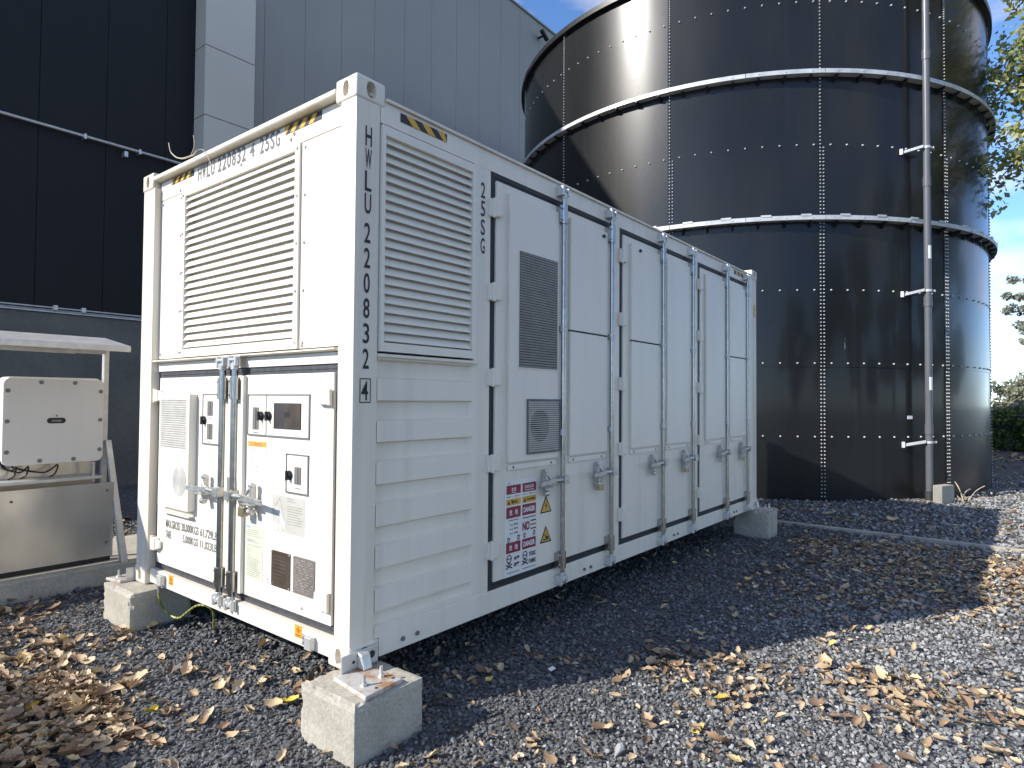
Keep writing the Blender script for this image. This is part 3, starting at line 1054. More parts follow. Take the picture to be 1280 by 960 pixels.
Z0, Z1 = 0.143, 2.699
rods_A = [1.757, 3.352, 4.948]
rods_B = [2.432, 4.022, 5.615]
gl = [1.012, 2.620, 4.222]
gr = [2.512, 4.106, 5.730]
hz = [(2.417, 2.525), (1.904, 2.007), (1.384, 1.486), (0.863, 0.963), (0.338, 0.441)]
GW = 0.046
for i in range(3):
    gasket(SIDE, gl[i], gr[i], Z0, Z1, GW, -0.004, box, M['rubber'])
    mid = rods_A[i] + 0.035
    xa0, xa1 = gl[i] + GW + 0.002, mid - 0.004
    xb0, xb1 = mid + 0.004, gr[i] - GW + 0.016
    for which, (x0, x1) in enumerate(((xa0, xa1), (xb0, xb1))):
        mb = MB().box(x0, x1, -0.008, 0.03, Z0 + GW + 0.002, Z1 - GW - 0.002)
        door = mb.build('door', M['white'], box, bevel=0.004)
        if which == 0:
            pa0, pa1 = gl[i] + 0.160, rods_A[i] - 0.040
        else:
            pa0, pa1 = rods_A[i] + 0.105, gr[i] - 0.125
        pz0, pz1 = 0.908, 2.600
        # raised cover sheet, split or whole
        seam = (i, which) in ((0, 1), (1, 0), (2, 1))
        if seam:
            for q0, q1 in ((pz0, 1.789), (1.801, pz1)):
                MB().box(pa0, pa1, -0.030, -0.0085, q0, q1).build('cover_panel', M['white_clean'], door, bevel=0.003)
            MB().box(pa0 + 0.004, pa1 - 0.004, -0.020, -0.0085, 1.7895, 1.8005).build('panel_joint', M['rubber'], door)
        else:
            MB().box(pa0, pa1, -0.030, -0.0085, pz0, pz1).build('cover_panel', M['white_clean'], door, bevel=0.003)
        # lower fixing bar
        mb = MB().box(pa0 + 0.004, pa1 - 0.010, -0.019, -0.0085, 0.858, 0.893)
        bar = mb.build('fixing_bar', M['white_clean'], door, bevel=0.004)
        mb = MB()
        for aa in (pa0 + 0.06, pa1 - 0.07):
            dotbolt(mb, SIDE, aa, 0.876, 0.019, 0.009, 0.004)
        mb.build('bar_screw', M['grey_print'], door)
        ra = rods_A[i] if which == 0 else rods_B[i]
        lock_rod(SIDE, ra, 0.045, 2.775, door, (1.795, 1.08))
        lever_handle(SIDE, ra, 0.752, door, d=0.004)
        # small lifting lug
        mb = MB()
        lx = pa1 - 0.07 if which else pa0 + 0.14
        fbox(mb, SIDE, lx - 0.018, lx + 0.018, 2.552, 2.566, 0.030, 0.040)
        mb.cyl(SIDE(lx, 2.566, 0.030), SIDE(lx, 2.566, 0.042), 0.009, 8)
        if (i, which) in ((0, 1), (1, 0)):
            mb.build('vent_lug', M['rubber'], door)
        for hz0, hz1 in hz:
            if which == 0:
                hinge(SIDE, gl[i] + 0.024, hz0, hz1, door)
    MB().box(gr[i] - GW + 0.018, gr[i] - 0.002, -0.018, 0.0, Z0 + 0.06, Z1 - 0.06).build('cover_strip', M['white'], box, bevel=0.002, seg=1)

PLG = 'padlocks on the container door handles'
padlock(SIDE, rods_B[0] - 0.185, 0.752, 0.004, 'small dull padlock on the door handle right of the yellow triangle signs', PLG)
padlock(SIDE, rods_B[1] - 0.185, 0.752, 0.004, 'small dull padlock on the fourth side door handle, in the middle door pair', PLG)
padlock(SIDE, rods_B[2] - 0.185, 0.752, 0.004, 'small dull padlock on the side door handle nearest the far corner', PLG)

doorA = [o for o in box.children if o.name.split('.')[0] == 'door'][0]
# air grille and fan on the first door
mb = MB()
fbox(mb, SIDE, 1.255, 1.700, 1.498, 2.262, 0.0305, 0.034)
gri = mb.build('grille_frame', M['white_clean'], doorA, bevel=0.002, seg=1)
mb = MB()
rect(mb, SIDE, 1.264, 1.690, 1.508, 2.252, 0.0345)
mb.build('grille_back', M['rubber_dusty'], doorA)
mb = MB()
nb = 44
for q in range(nb):
    zz = 1.508 + (q + 0.5) * 0.744 / nb
    mb.quad(SIDE(1.264, zz - 0.0055, 0.036), SIDE(1.690, zz - 0.0055, 0.036), SIDE(1.690, zz + 0.003, 0.040), SIDE(1.264, zz + 0.003, 0.040))
for q in range(18):
    aa = 1.264 + (q + 0.5) * 0.426 / 18
    mb.quad(SIDE(aa - 0.0016, 1.508, 0.0405), SIDE(aa + 0.0016, 1.508, 0.0405), SIDE(aa + 0.0016, 2.252, 0.0405), SIDE(aa - 0.0016, 2.252, 0.0405))
kind(mb.build('grille_mesh', M['mesh_mid'], doorA), 'stuff')
mb = MB()
for q in (0.948, 1.296):
    fbox(mb, SIDE, 1.352, 1.728, q, q + 0.010, 0.0305, 0.040)
for q in (1.352, 1.718):
    fbox(mb, SIDE, q, q + 0.010, 0.9585, 1.2955, 0.0305, 0.040)
mb.build('fan_frame', M['grey_print'], doorA)
mb = MB()
rect(mb, SIDE, 1.362, 1.718, 0.958, 1.296, 0.0335)
mb.build('fan_plate', M['mesh_grey'], doorA)
mb = MB()
cxx, czz = 1.492, 1.130
mb.add([SIDE(cxx + 0.105 * math.cos(2 * math.pi * q / 32), czz + 0.107 * math.sin(2 * math.pi * q / 32), 0.0352) for q in range(32)], [tuple(range(32))])
mb.build('fan_opening', M['dark'], doorA)
mb = MB()
for q in range(24):
    zz = 0.962 + (q + 0.5) * 0.330 / 24
    mb.quad(SIDE(1.363, zz - 0.003, 0.0365), SIDE(1.717, zz - 0.003, 0.0365), SIDE(1.717, zz + 0.003, 0.0375), SIDE(1.363, zz + 0.003, 0.0375))
kind(mb.build('fan_guard', M['mesh_pale'], doorA), 'stuff')

# warning signs
SD = 0.0095
mb = MB(); rect(mb, SIDE, 1.158, 1.490, 0.192, 0.790, SD); mb.build('sign_sheet', M['sign_film'], doorA)
red, yel, blk, wht, dred = MB(), MB(), MB(), MB(), MB()
c1, c2 = (1.176, 1.322), (1.340, 1.486)
for (a0, a1), words in ((c1, 0), (c2, 1)):
    for r0, r1 in ((0.706, 0.762), (0.556, 0.626), (0.338, 0.404)):
        rect(red, SIDE, a0, a1, r0, r1, SD + 0.001)
    rect(yel, SIDE, a0, a1, 0.636, 0.676, SD + 0.001)
D2 = SD + 0.002
put_text(wht, 'DANGER', SIDE, 1.362, 1.464, 0.728, 0.750, D2)
rect(wht, SIDE, 1.364, 1.462, 0.716, 0.720, D2)
put_text(wht, 'DANGER', SIDE, 1.352, 1.474, 0.574, 0.608, D2, 0.03)
put_text(wht, 'DANGER', SIDE, 1.352, 1.474, 0.354, 0.388, D2, 0.03)
put_text(wht, '\u5371', SIDE, 1.226, 1.246, 0.722, 0.748, D2)
put_text(wht, '\u9669', SIDE, 1.252, 1.272, 0.722, 0.748, D2)
rect(wht, SIDE, 1.226, 1.272, 0.713, 0.716, D2)
for z0 in (0.573, 0.354):
    put_text(wht, '\u5371', SIDE, 1.206, 1.236, z0, z0 + 0.034, D2)
    put_text(wht, '\u9669', SIDE, 1.264, 1.294, z0, z0 + 0.034, D2)
put_text(blk, 'WARNING', SIDE, 1.384, 1.480, 0.648, 0.664, D2, 0.03)
put_text(blk, '\u8b66\u544a', SIDE, 1.222, 1.290, 0.646, 0.666, D2)
for a0 in (1.186, 1.350):
    blk.add([SIDE(a0, 0.642, D2), SIDE(a0 + 0.026, 0.642, D2), SIDE(a0 + 0.013, 0.668, D2)], [(0, 1, 2)])
for a0, a1, z0, h in ((1.18, 1.214, .688, .005), (1.226, 1.236, .690, .003), (1.256, 1.290, .688, .005), (1.298, 1.318, .690, .003),
                      (1.346, 1.370, .690, .004), (1.382, 1.392, .690, .003), (1.412, 1.444, .690, .005), (1.458, 1.478, .690, .003),
                      (1.200, 1.300, .540, .004), (1.342, 1.484, .536, .006), (1.186, 1.216, .776, .003), (1.198, 1.204, .768, .005),
                      (1.190, 1.310, .214, .0035), (1.342, 1.486, .214, .0035)):
    rect(blk, SIDE, a0, a1, z0, z0 + h, D2)
for q in range(3):
    for w in range(4):
        a0 = 1.214 + w * 0.021
        rect(blk, SIDE, a0, a0 + (0.012 if w != 1 else 0.006), 0.510 - q * 0.027, 0.517 - q * 0.027 + (0.003 if w > 1 else 0), D2)
    rect(dred if q == 1 else blk, SIDE, 1.428, 1.486, 0.509 - q * 0.026, 0.517 - q * 0.026, D2)
put_text(dred, 'NO', SIDE, 1.342, 1.418, 0.456, 0.514, D2, 0.04)


def ring2d(mb, fr, ca, cb, r, w, d, n=20, t0=0, t1=2 * math.pi):
    for q in range(n):
        u0, u1 = t0 + (t1 - t0) * q / n, t0 + (t1 - t0) * (q + 1) / n
        mb.quad(fr(ca + (r - w) * math.cos(u0), cb + (r - w) * math.sin(u0), d), fr(ca + r * math.cos(u0), cb + r * math.sin(u0), d),
                fr(ca + r * math.cos(u1), cb + r * math.sin(u1), d), fr(ca + (r - w) * math.cos(u1), cb + (r - w) * math.sin(u1), d))


def stroke(mb, fr, a0, b0, a1, b1, w, d):
    dx, dy = a1 - a0, b1 - b0
    ln = math.hypot(dx, dy)
    nx_, ny_ = -dy / ln * w / 2, dx / ln * w / 2
    mb.quad(fr(a0 + nx_, b0 + ny_, d), fr(a0 - nx_, b0 - ny_, d), fr(a1 - nx_, b1 - ny_, d), fr(a1 + nx_, b1 + ny_, d))


for ca, r, cb in ((1.198, 0.014, 0.424), (1.300, 0.014, 0.428), (1.362, 0.013, 0.430), (1.466, 0.013, 0.434)):
    ring2d(blk, SIDE, ca, cb, r, 0.0035, D2)
    rect(blk, SIDE, ca - 0.002, ca + 0.011, cb + 0.002, cb + 0.010, D2 + 0.0004)
    stroke(blk, SIDE, ca - .012, cb - .02, ca + .012, cb - .012, 0.004, D2)


def skull(ca, cb, s):
    ring2d(blk, SIDE, ca, cb + 0.012 * s, 0.026 * s, 0.006 * s, D2)
    for e in (-1, 1):
        ring2d(blk, SIDE, ca + e * 0.010 * s, cb + 0.012 * s, 0.006 * s, 0.006 * s, D2, 10)
    rect(blk, SIDE, ca - 0.012 * s, ca + 0.012 * s, cb - 0.022 * s, cb - 0.014 * s, D2)
    stroke(blk, SIDE, ca - 0.030 * s, cb - 0.048 * s, ca + 0.030 * s, cb - 0.022 * s, 0.008 * s, D2)
    stroke(blk, SIDE, ca - 0.030 * s, cb - 0.022 * s, ca + 0.030 * s, cb - 0.048 * s, 0.008 * s, D2)


skull(1.206, 0.292, 1.0)
skull(1.370, 0.288, 1.0)
put_text(blk, '\u6709\u6bd2', SIDE, 1.256, 1.312, 0.286, 0.312, D2, 0.03)
put_text(blk, '\u70df\u96fe', SIDE, 1.256, 1.312, 0.246, 0.272, D2, 0.03)
put_text(blk, 'TOXIC', SIDE, 1.412, 1.486, 0.284, 0.312, D2, 0.03)
put_text(blk, 'FUMES', SIDE, 1.412, 1.486, 0.238, 0.266, D2, 0.03)
red.build('sign_red', M['red'], doorA); yel.build('sign_yellow', M['gold'], doorA)
blk.build('sign_lettering', M['black'], doorA); wht.build('sign_white_lettering', M['sticker'], doorA); dred.build('sign_red_lettering', M['red'], doorA)
for (zt, zb_, tall) in ((0.660, 0.541, 0), (0.455, 0.341, 1)):
    s = MB(); y = MB(); bb = MB()
    ca = 1.602
    s.add([SIDE(ca - 0.067, zb_, SD), SIDE(ca + 0.067, zb_, SD), SIDE(ca, zt, SD)], [(0, 1, 2)])
    y.add([SIDE(ca - 0.052, zb_ + 0.009, SD + .001), SIDE(ca + 0.052, zb_ + 0.009, SD + .001), SIDE(ca, zt - 0.018, SD + .001)], [(0, 1, 2)])
    if not tall:
        bb.add([SIDE(ca + 0.004, zt - 0.034, D2), SIDE(ca - 0.013, zb_ + 0.042, D2), SIDE(ca - 0.001, zb_ + 0.044, D2), SIDE(ca - 0.006, zb_ + 0.016, D2), SIDE(ca + 0.011, zb_ + 0.052, D2), SIDE(ca + 0.0, zb_ + 0.050, D2)], [(0, 1, 2, 4, 5), (2, 3, 4)])
    else:
        stroke(bb, SIDE, ca - 0.028, zb_ + 0.022, ca + 0.030, zb_ + 0.022, 0.009, D2)
        stroke(bb, SIDE, ca - 0.016, zb_ + 0.052, ca + 0.004, zb_ + 0.030, 0.008, D2)
        rect(bb, SIDE, ca + 0.004, ca + 0.030, zb_ + 0.027, zb_ + 0.042, D2)
        stroke(bb, SIDE, ca + 0.002, zb_ + 0.062, ca - 0.016, zb_ + 0.044, 0.006, D2)
    tri = s.build('warning_triangle', M['black'], doorA)
    y.build('triangle_face', M['gold'], doorA)
    bb.build('triangle_symbol', M['black'], doorA)

# ---- printing on the long side
mb = MB()


def column(mb, s, a0, a1, b_top, hgt, pitch, d):
    z = b_top
    for ch in s:
        if ch != ' ':
            put_text(mb, ch, SIDE, a0, a1, z - hgt, z, d, 0.012)
        z -= pitch


column(mb, 'HWLU', 0.056, 0.096, 2.652, 0.100, 0.112, 0.002)
mb.build('owner_code', M['black'], box)
mb = MB()
column(mb, '220832', 0.056, 0.094, 2.170, 0.100, 0.1245, 0.002)
mb.build('serial_number', M['black'], box)
mb = MB()
put_text(mb, '4', SIDE, 0.050, 0.092, 1.292, 1.388, 0.002, 0.012)
mb.build('check_digit', M['black'], box)
mb = MB()
for q in ((0.040, 0.108, 1.396, 1.401), (0.040, 0.108, 1.280, 1.285), (0.040, 0.045, 1.2855, 1.3955), (0.103, 0.108, 1.2855, 1.3955)):
    rect(mb, SIDE, *q, 0.002)
mb.build('number_box', M['black'], box)
mb = MB()
column(mb, '25SG', 0.922, 0.960, 2.608, 0.095, 0.112, 0.002)
mb.build('size_code', M['black'], box)


def hazard(fr, a0, a1, b0, b1, n, d, parent, lean=1):
    m1, m2 = MB(), MB()
    rect(m1, fr, a0, a1, b0, b1, d)
    w = (a1 - a0) / n
    hb = b1 - b0
    for i in range(n):
        x0 = a0 + i * w + w * (0.30 if lean > 0 else 0.05)
        sh = lean * w * 0.45
        q = [(x0, b1 - .001), (x0 + w * 0.5, b1 - .001), (x0 + w * 0.5 + sh, b0 + .001), (x0 + sh, b0 + .001)]
        m2.quad(*[fr(min(max(p[0], a0 + .001), a1 - .001), p[1], d + 0.001) for p in q])
    s = m1.build('hazard_stripe', M['black'], parent)
    m2.build('hazard_yellow', M['yellow'], s)


hazard(SIDE, 0.281, 0.628, 2.747, 2.795, 3, 0.0015, box, 1)
hazard(SIDE, 5.27, 5.61, 2.747, 2.795, 3, 0.0015, box, 1)
hazard(END, -2.095, -1.765, 2.776, 2.820, 4, -P + 0.0065, box, -1)
hazard(END, -0.690, -0.345, 2.772, 2.820, 4, -P + 0.0065, box, -1)
mb = MB(); rect(mb, SIDE, 5.95, 6.02, 2.33, 2.48, 0.0015); mb.build('inspection_label', M['gold'], box)

# ---- end wall
dE = -P  # end-wall positions are taken from image pixels, scaled about the camera onto this plane
louvre(END, -1.905, -0.530, 1.568, 2.690, -1.862, -0.570, 1.622, 2.655, dE + 0.008, 21, box, 'louvre_panel')
for a0, a1 in ((-2.252, -1.912), (-0.524, -0.130)):
    mb = MB(); fbox(mb, END, a0, a1, 1.568, 2.690, dE - 0.05, dE + 0.004)
    pn = mb.build('side_panel', M['white_clean'], box, bevel=0.003)
    mb = MB()
    for aa in (a0 + 0.03, a1 - 0.03):
        for zz in (1.60, 1.88, 2.14, 2.40, 2.66):
            if zz in (1.88, 2.14, 2.40) and (aa == (a0 + 0.03 if a0 > -1 else a1 - 0.03)) is False and a0 < -1:
                continue
            dotbolt(mb, END, aa, zz, dE + 0.004, 0.010, 0.007)
    mb.build('panel_screw', M['galv'], pn)
mb = MB()
for aa in (-1.888, -0.548):
    for zz in (1.60, 1.88, 2.14, 2.40, 2.66):
        dotbolt(mb, END, aa, zz, dE + 0.018, 0.009, 0.006)
mb.build('louvre_screw', M['galv'], box)
mb = MB().prism([(0.06, 0.160, 1.562), (0.004, 0.160, 1.556), (0.004, 0.160, 1.548), (0.06, 0.160, 1.538)], (0, W - 0.35, 0))
mb.build('ledge', M['white'], box)
MB().box(0.045, 0.0615, 0.1235, W - 0.184, 1.480, 1.5375).build('door_header', M['white'], box)
gasket(END, -2.250, -0.160, 0.108, 1.479, 0.042, dE - 0.004, box, M['rubber_dusty'])
YM = 1.178
doors = []
for y0, y1 in ((YM + 0.004, 2.205), (0.203, YM - 0.004)):
    mb = MB(); fbox(mb, END, -y1, -y0, 0.154, 1.434, dE - 0.03, dE + 0.010)
    doors.append(mb.build('door', M['white_clean'], box, bevel=0.005))
dl, dr_ = doors
for yr, dd in ((1.252, dl), (1.108, dr_)):
    lock_rod(END, -yr, 0.068, 1.535, dd, (), d=0.0, r=0.019)
    mb = MB(); fbox(mb, END, -yr + 0.040, -yr + 0.066, 0.16, 1.43, dE + 0.0105, dE + 0.034)
    mb.build('edge_strip', M['white_clean'], dd, bevel=0.003)
mb = MB(); fbox(mb, END, -1.190, -1.162, 0.70, 0.83, dE + 0.0105, 0.010); mb.build('edge_guard', M['white_clean'], dl)
lever_handle(END, -1.252, 0.735, dl, sgn=-1, reach=0.345, d=dE + 0.014)
lever_handle(END, -1.108, 0.728, dr_, sgn=1, reach=0.39, d=dE + 0.014)
padlock(END, -0.975, 0.745, dE + 0.014, 'dull square padlock hanging under the right lever on the sunlit end doors', PLG)
for y, dd in ((2.215, dl),):
    for z0, z1 in ((1.268, 1.352), (0.240, 0.330)):
        hinge(END, -y, z0, z1, dd, d=dE + 0.012, left=0.03, right=0.10)
for z0, z1 in ((1.268, 1.345), (0.228, 0.320)):
    mb = MB()
    fbox(mb, END, -0.300, -0.222, z0, z1, dE + 0.005, dE + 0.040)
    mb.prism([END(-0.300, z0, dE + 0.036), END(-0.345, z0 + 0.02, dE + 0.014), END(-0.345, z1 - 0.02, dE + 0.014), END(-0.300, z1, dE + 0.036)], Vector((0.012, 0, 0)))
    mb.cyl(END(-0.212, z0 - 0.004, dE + 0.028), END(-0.212, z1 + 0.004, dE + 0.028), 0.013, 10)
    mb.build('hinge', M['white'], dr_, bevel=0.003, seg=1)

# air conditioner on the left leaf
mb = MB(); fbox(mb, END, -2.084, -1.648, 0.567, 1.322, dE + 0.0105, dE + 0.062)
ac = mb.build('air_conditioner', M['white_clean'], dl, bevel=0.005)
dq = dE + 0.062
mb = MB(); rect(mb, END, -2.050, -1.688, 0.966, 1.288, dq + 0.0006); mb.build('grille_back', M['mesh_pale'], dl)
mb = MB()
for q in range(22):
    zz = 0.966 + (q + 0.5) * 0.322 / 22
    mb.quad(END(-2.050, zz - 0.0050, dq + 0.001), END(-1.688, zz - 0.0050, dq + 0.001), END(-1.688, zz + 0.0022, dq + 0.005), END(-2.050, zz + 0.0022, dq + 0.005))
kind(mb.build('air_grille', M['mesh_pale'], dl), 'stuff')
mb = MB()
mb.add([END(-1.768 + 0.098 * math.cos(2 * math.pi * q / 32), 0.757 + 0.104 * math.sin(2 * math.pi * q / 32), dq + 0.001) for q in range(32)], [tuple(range(32))])
mb.build('fan_opening', M['mesh_pale'], dl)
mb = MB()
for q in range(1, 6):
    ring2d(mb, END, -1.768, 0.757, 0.018 * q, 0.005, dq + 0.003, 24)
mb.build('fan_guard', M['mesh_pale'], dl)
mb = MB(); fbox(mb, END, -2.075, -1.660, 0.524, 0.534, dE + 0.0105, dE + 0.05)
fbox(mb, END, -2.075, -1.660, 0.535, 0.552, dE + 0.0105, dE + 0.02)
mb.build('drip_tray', M['white'], dl)


def hatch(a0, a1, b0, b1, dd, mid=None):
    """flush service hatch with a dark reveal"""
    d0 = dE + 0.0105
    mb = MB()
    w = 0.005
    fbox(mb, END, a0, a1, b1 - w, b1, d0, d0 + 0.010)
    fbox(mb, END, a0, a1, b0, b0 + w, d0, d0 + 0.006)
    fbox(mb, END, a0, a0 + w, b0 + w, b1 - w, d0, d0 + 0.010)
    fbox(mb, END, a1 - w, a1, b0 + w, b1 - w, d0, d0 + 0.006)
    fr = mb.build('hatch_frame', M['mesh_grey'], dd)
    parts = [(a0, a1)] if mid is None else [(a0, mid), (mid, a1)]
    for u0, u1 in parts:
        mb = MB(); fbox(mb, END, u0 + 0.006, u1 - 0.006, b0 + 0.007, b1 - 0.008, d0 - 0.002, d0 + 0.007)
        mb.build('hatch_door', M['white_clean'], dd, bevel=0.003, seg=1)


def slot(a0, a1, b0, b1, dd, mat='nameplate'):
    d0 = dE + 0.018
    mb = MB(); fbox(mb, END, a0, a1, b0, b1, d0 - 0.001, d0 + 0.003)
    w = mb.build('hatch_window', M[mat], dd, bevel=0.0015, seg=1)
    mb = MB()
    fbox(mb, END, a0 + (a1 - a0) * .4, a0 + (a1 - a0) * .6, b0 + 0.006, b1 - 0.006, d0 + 0.003, d0 + 0.006)
    mb.build('window_bar', M['mesh_grey'], dd)


def knob(a, b, dd):
    d0 = dE + 0.0175
    mb = MB()
    mb.cyl(END(a, b, d0), END(a, b, d0 + 0.007), 0.027, 16)
    mb.cyl(END(a, b, d0 + 0.007), END(a, b, d0 + 0.015), 0.022, 16, 0.018)
    fbox(mb, END, a - 0.007, a + 0.007, b - 0.026, b + 0.026, d0 + 0.015, d0 + 0.027)
    mb.build('turn_knob', M['knob'], dd, bevel=0.002, seg=1)


hatch(-1.562, -1.292, 1.003, 1.323, dl)
slot(-1.497, -1.430, 1.186, 1.278, dl)
slot(-1.497, -1.430, 1.038, 1.136, dl)
knob(-1.535, 1.156, dl)
hatch(-1.014, -0.404, 1.082, 1.322, dr_, mid=-0.818)
slot(-0.958, -0.894, 1.119, 1.247, dr_)
knob(-0.866, 1.198, dr_); knob(-0.786, 1.199, dr_)
mb = MB(); fbox(mb, END, -0.738, -0.474, 1.130, 1.273, dE + 0.0175, dE + 0.0205)
mb.build('display_window', M['glass_dark'], dr_, bevel=0.002, seg=1)
mb = MB(); rect(mb, END, -0.625, -0.478, 1.135, 1.268, dE + 0.0212); mb.build('display_screen', M['nameplate_dark'], dr_)
mb = MB(); rect(mb, END, -0.632, -0.580, 1.195, 1.222, dE + 0.0218); mb.build('display_button', M['black'], dr_)
hatch(-0.610, -0.408, 0.786, 1.000, dr_)
slot(-0.528, -0.467, 0.840, 0.933, dr_)
knob(-0.573, 0.884, dr_)
tiny = MB()
dT = dE + 0.0185
for a0, a1, b0 in ((-0.950, -0.900, 1.098), (-1.485, -1.442, 1.168), (-1.485, -1.442, 1.018), (-0.522, -0.470, 0.815)):
    rect(tiny, END, a0, a1, b0, b0 + 0.007, dT)
tiny.build('hatch_caption', M['print_mid'], dr_)

dS = dE + 0.0112
# caution notice
s, o, k, w = MB(), MB(), MB(), MB()
rect(s, END, -1.018, -0.821, 0.846, 1.051, dS)
rect(o, END, -1.016, -0.823, 1.019, 1.050, dS + .0008)
put_text(k, 'CAUTION', END, -0.955, -0.868, 1.026, 1.042, dS + .0016, 0.02)
k.add([END(-0.992, 1.025, dS + .0016), END(-0.968, 1.025, dS + .0016), END(-0.980, 1.045, dS + .0016)], [(0, 1, 2)])
for q in ((-1.018, -0.821, .846, .8475), (-1.018, -1.0165, .8475, 1.019), (-.8225, -.821, .8475, 1.019)):
    rect(k, END, *q, dS + .0016)
rw = random.Random(3)
for q in range(13):
    if q in (4, 10):
        continue
    rect(k, END, -1.006, -1.006 + rw.uniform(0.09, 0.165), 1.006 - q * 0.0118, 1.0095 - q * 0.0118, dS + .0016)
s.build('caution_notice', M['sticker'], dr_); o.build('notice_heading', M['orange'], dr_); k.build('notice_lettering', M['print_mid'], dr_)
# lifting instruction label
s, w, k = MB(), MB(), MB()
rect(s, END, -0.749, -0.441, 0.566, 0.766, dS)
stroke(w, END, -0.716, 0.690, -0.628, 0.612, 0.026, dS + .0008)
stroke(k, END, -0.722, 0.700, -0.676, 0.752, 0.003, dS + .0008)
stroke(k, END, -0.676, 0.752, -0.622, 0.622, 0.003, dS + .0008)
stroke(k, END, -0.712, 0.682, -0.634, 0.612, 0.004, dS + .0016)
for a0, a1, b0, b1 in ((-0.742, -0.728, .573, .603), (-0.742, -0.706, .6035, .613), (-0.718, -0.704, .573, .603), (-0.696, -0.686, .573, .604),
                       (-0.672, -0.658, .573, .600), (-0.672, -0.626, .600, .612), (-0.640, -0.626, .586, .600), (-0.616, -0.612, .573, .580)):
    rect(w, END, a0, a1, b0, b1, dS + .0012)
rw = random.Random(5)
for q in range(11):
    a1 = -0.600 + rw.uniform(0.10, 0.146)
    if q in (0, 1):
        a1 = -0.600 + 0.06 + 0.02 * q
    if q == 2:
        continue
    rect(k, END, -0.602, a1, 0.752 - q * 0.0135, 0.7555 - q * 0.0135, dS + .0008)
s.build('instruction_label', M['grey_label'], dr_); w.build('label_pictogram', M['sticker'], dr_); k.build('label_lettering', M['print_mid'], dr_)
# pale data label
s, k, b = MB(), MB(), MB()
rect(s, END, -1.022, -0.838, 0.258, 0.562, dS)
rect(b, END, -1.020, -0.985, 0.548, 0.560, dS + .0008)
rect(b, END, -1.006, -0.930, 0.474, 0.478, dS + .0008)
rw = random.Random(9)
for q in range(25):
    if q in (4, 7):
        continue
    ln = rw.uniform(0.10, 0.16) if not 8 < q < 15 else rw.uniform(0.02, 0.07)
    rect(k, END, -1.010, -1.010 + ln, 0.536 - q * 0.0108, 0.5385 - q * 0.0108, dS + .0008)
s.build('data_label', M['green_label'], dr_); k.build('label_lettering', M['print_mid'], dr_); b.build('label_heading', M['blue_print'], dr_)
# two riveted plates
for a0, a1, mt in ((-0.748, -0.563, 'nameplate_dark'), (-0.535, -0.339, 'nameplate')):
    mb = MB(); fbox(mb, END, a0, a1, 0.262, 0.459, dE + 0.0105, dE + 0.0145)
    pl = mb.build('nameplate', M[mt], dr_, bevel=0.002, seg=1)
    mb = MB()
    for aa in (a0 + 0.008, a1 - 0.008):
        for bb in (0.270, 0.451):
            dotbolt(mb, END, aa, bb, dE + 0.0145, 0.006, 0.004)
    mb.build('plate_rivet', M['galv'], dr_)
    mb = MB()
    rw = random.Random(int(-a0 * 100))
    if mt == 'nameplate':
        for q in range(13):
            z = 0.440 - q * 0.0132
            aa = a0 + 0.014
            while aa < a1 - 0.03:
                ln = rw.uniform(0.015, 0.055)
                rect(mb, END, aa, min(aa + ln, a1 - 0.012), z, z + rw.choice((0.003, 0.005)), dE + 0.0152)
                aa += ln + rw.uniform(0.008, 0.03)
        mb.build('etched_lettering', M['print_mid'], dr_)
    else:
        for q in range(7):
            rect(mb, END, a0 + 0.02, a1 - rw.uniform(0.02, 0.09), 0.43 - q * 0.02, 0.4315 - q * 0.02, dE + 0.0152)
        mb.build('etched_lettering', M['nameplate'], dr_)
mb = MB()
rect(mb, END, -0.800, -0.772, 0.262, 0.298, dS); mb.build('small_sticker', M['sticker'], dr_)
mb = MB()
rect(mb, END, -0.797, -0.775, 0.283, 0.288, dS + .0008); rect(mb, END, -0.797, -0.775, 0.268, 0.273, dS + .0008)
mb.build('sticker_bars', M['red'], dr_)
mb = MB(); mb.add([END(-0.470, .185, dS), END(-0.436, .185, dS), END(-0.453, .205, dS)], [(0, 1, 2)]); mb.build('small_triangle', M['print_mid'], dr_)

# weights
mb = MB()
dW = dE + 0.0115
put_text(mb, 'MAX.GROSS', END, -2.068, -1.860, 0.412, 0.468, dW, 0.02)
put_text(mb, '28,000KGS', END, -1.838, -1.600, 0.408, 0.470, dW, 0.02)
put_text(mb, '61,729LBS', END, -1.578, -1.335, 0.408, 0.470, dW, 0.02)
put_text(mb, 'TARE', END, -2.068, -1.985, 0.342, 0.394, dW, 0.02)
put_text(mb, '5,000KGS', END, -1.815, -1.605, 0.336, 0.394, dW, 0.02)
put_text(mb, '11,023LBS', END, -1.578, -1.335, 0.336, 0.394, dW, 0.02)
mb.build('weight_lettering', M['grey_print'], dl)
# number on the header
mb = MB()
dH = -0.045 + 0.002
put_chars(mb, 'HWLU', END, -1.710, -1.492, 2.726, 2.821, dH, 0.78, 0.018)
mb.build('owner_code', M['grey_print'], box)
mb = MB()
put_chars(mb, '220832', END, -1.448, -1.112, 2.726, 2.821, dH, 0.76, 0.018)
mb.build('serial_number', M['grey_print'], box)
mb = MB()
put_text(mb, '4', END, -1.064, -1.014, 2.732, 2.814, dH, 0.018)
mb.build('check_digit', M['grey_print'], box)
mb = MB()
put_chars(mb, '25SG', END, -0.952, -0.742, 2.726, 2.821, dH, 0.76, 0.018)
mb.build('size_code', M['grey_print'], box)
mb = MB()
for q in ((-1.074, -1.002, 2.8215, 2.8235), (-1.074, -1.002, 2.724, 2.726), (-1.074, -1.072, 2.726, 2.8215), (-1.004, -1.002, 2.726, 2.8215)):
    rect(mb, END, *q, dH)
mb.build('number_box', M['print_mid'], box)

